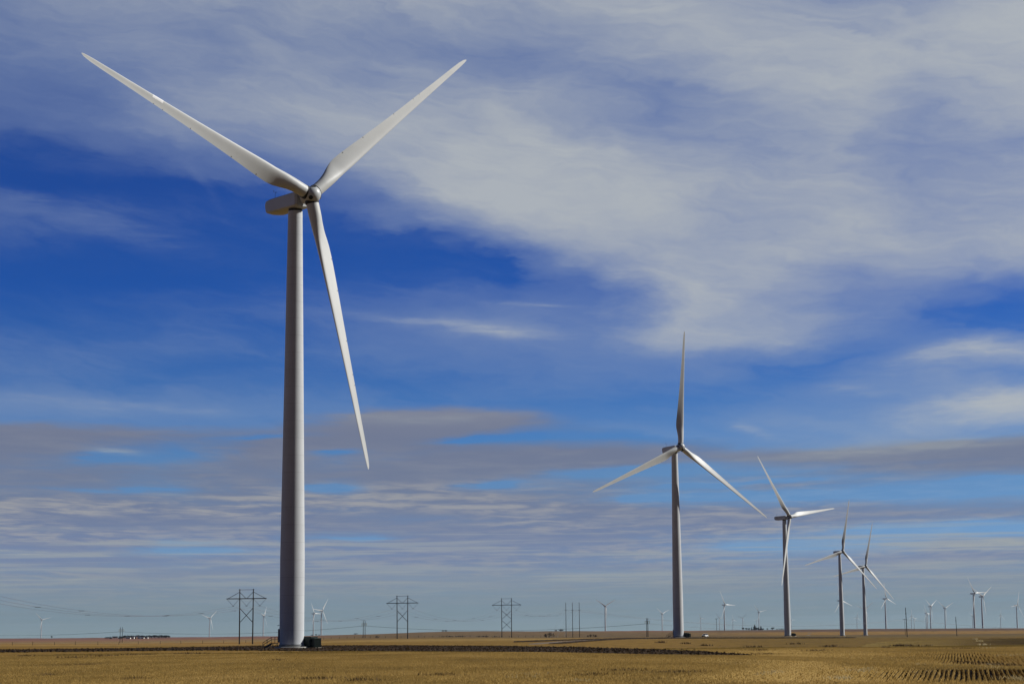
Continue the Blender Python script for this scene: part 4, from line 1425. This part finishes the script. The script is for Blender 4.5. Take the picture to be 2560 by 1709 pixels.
WISPS = [(1100, 806, 260, 12, -6, .20), (1270, 832, 120, 13, -3, .20), (1340, 765, 90, 5, -4, .18), (2360, 912, 190, 26, 12, .22), (2130, 992, 70, 14, -4, .22),
         (1890, 1090, 60, 12, -18, .22), (2440, 1030, 190, 24, 5, .25), (320, 1012, 330, 14, -4, .15), (500, 470, 60, 12, -50, .05), (160, 560, 260, 30, -12, .12), (1700, 1095, 200, 14, -8, .12)]
BANKS = [(1060, 1046, 200, 24, 0, .75), (2300, 1140, 300, 16, 3, .3), (1400, 1150, 260, 18, 0, .25), (250, 1075, 330, 16, 0, .3)]
GAPS = [(277, 1146, 95, 14, 0, .75), (825, 1128, 80, 9, 4, .65), (1200, 1097, 120, 8, 2, .7), (808, 1220, 65, 10, 0, .8), (286, 1224, 140, 6, 0, .5), (1230, 1208, 80, 10, 4, .6),
        (916, 1341, 60, 5, 0, .8), (477, 1372, 95, 8, 0, .6), (470, 1351, 80, 4, 0, .5), (1614, 1177, 140, 12, 3, .6), (1585, 1248, 60, 8, 0, .5), (1852, 1215, 220, 8, 2, .45),
        (1948, 1248, 270, 8, 0, .5), (2490, 1105, 120, 10, 4, .5), (2330, 1335, 270, 12, 0, .5), (2500, 1220, 90, 8, 0, .4), (1986, 1372, 130, 10, 0, .5), (640, 1090, 120, 7, 3, .5)]
PALE = [(170, 1378, 170, 6, 0, .55), (560, 1405, 170, 5, 3, .50), (660, 1398, 50, 3, 5, .3), (280, 1131, 55, 7, -3, .55), (180, 1445, 260, 9, 0, .30), (2300, 1378, 330, 12, -2, .40),
        (2480, 1365, 130, 8, -8, .3), (1620, 1384, 150, 5, 0, .35), (430, 1236, 60, 4, -3, .25), (1060, 1040, 190, 15, 0, .28), (2260, 1135, 330, 18, 3, .42), (1640, 1440, 900, 14, 0, .22), (1100, 1470, 500, 8, 2, .2)]
SLATE = [(2260, 1408, 420, 7, 1, .50), (330, 1395, 330, 5, 0, .35), (420, 1435, 80, 4, 0, .4), (40, 1448, 60, 4, 0, .45), (600, 1330, 300, 10, 0, .2), (700, 1470, 160, 5, 2, .4), (1050, 1400, 260, 8, 0, .3),
         (2140, 1455, 120, 4, 0, .5), (1500, 1418, 330, 5, 0, .35)]
build_world()



def build_haze():
    m = bpy.data.materials.new("thin_haze")
    nt, N, L = nodes_of(m)
    N.remove(N["Principled BSDF"])
    v = N.new("ShaderNodeVolumePrincipled")
    v.inputs["Color"].default_value = HAZE_COL
    v.inputs["Density"].default_value = HAZE_DENSITY
    v.inputs["Anisotropy"].default_value = .2
    L.new(v.outputs[0], N["Material Output"].inputs["Volume"])
    zmin = min(q.co.z for q in bpy.data.objects["ground"].data.vertices) - 1.0
    top = 172.0
    o = MB().box((0, 0, (zmin + top) / 2), (49000, 49000, top - zmin)).build("haze", m)
    kind(o, "stuff")
    tag(o, "thin bluish haze in the air over the far plain", "haze")


HAZE_DENSITY, HAZE_COL = 1.3e-5, (.72, .86, 1.0, 1)
if HAZE_DENSITY:
    build_haze()

sd = bpy.data.lights.new("sun", "SUN")
sd.energy = 5.0
sd.angle = R(.53)
sd.color = (1.0, .98, .94)
so = bpy.data.objects.new("sun", sd)
COL.objects.link(so)
dirv = Vector((math.cos(SUN_EL) * math.sin(SUN_AZ), math.cos(SUN_EL) * math.cos(SUN_AZ), math.sin(SUN_EL)))
so.rotation_euler = dirv.to_track_quat("Z", "Y").to_euler()
so.location = dirv * 500

scene.view_settings.view_transform = "Standard"
scene.view_settings.look = "None"
scene.view_settings.exposure = EXPO
scene.view_settings.gamma = 1.0
scene.cycles.max_bounces = 6
scene.cycles.use_denoising = True
scene.cycles.denoiser = "OPENIMAGEDENOISE"
scene.cycles.denoising_input_passes = "RGB_ALBEDO_NORMAL"
scene.cycles.denoising_prefilter = "ACCURATE"
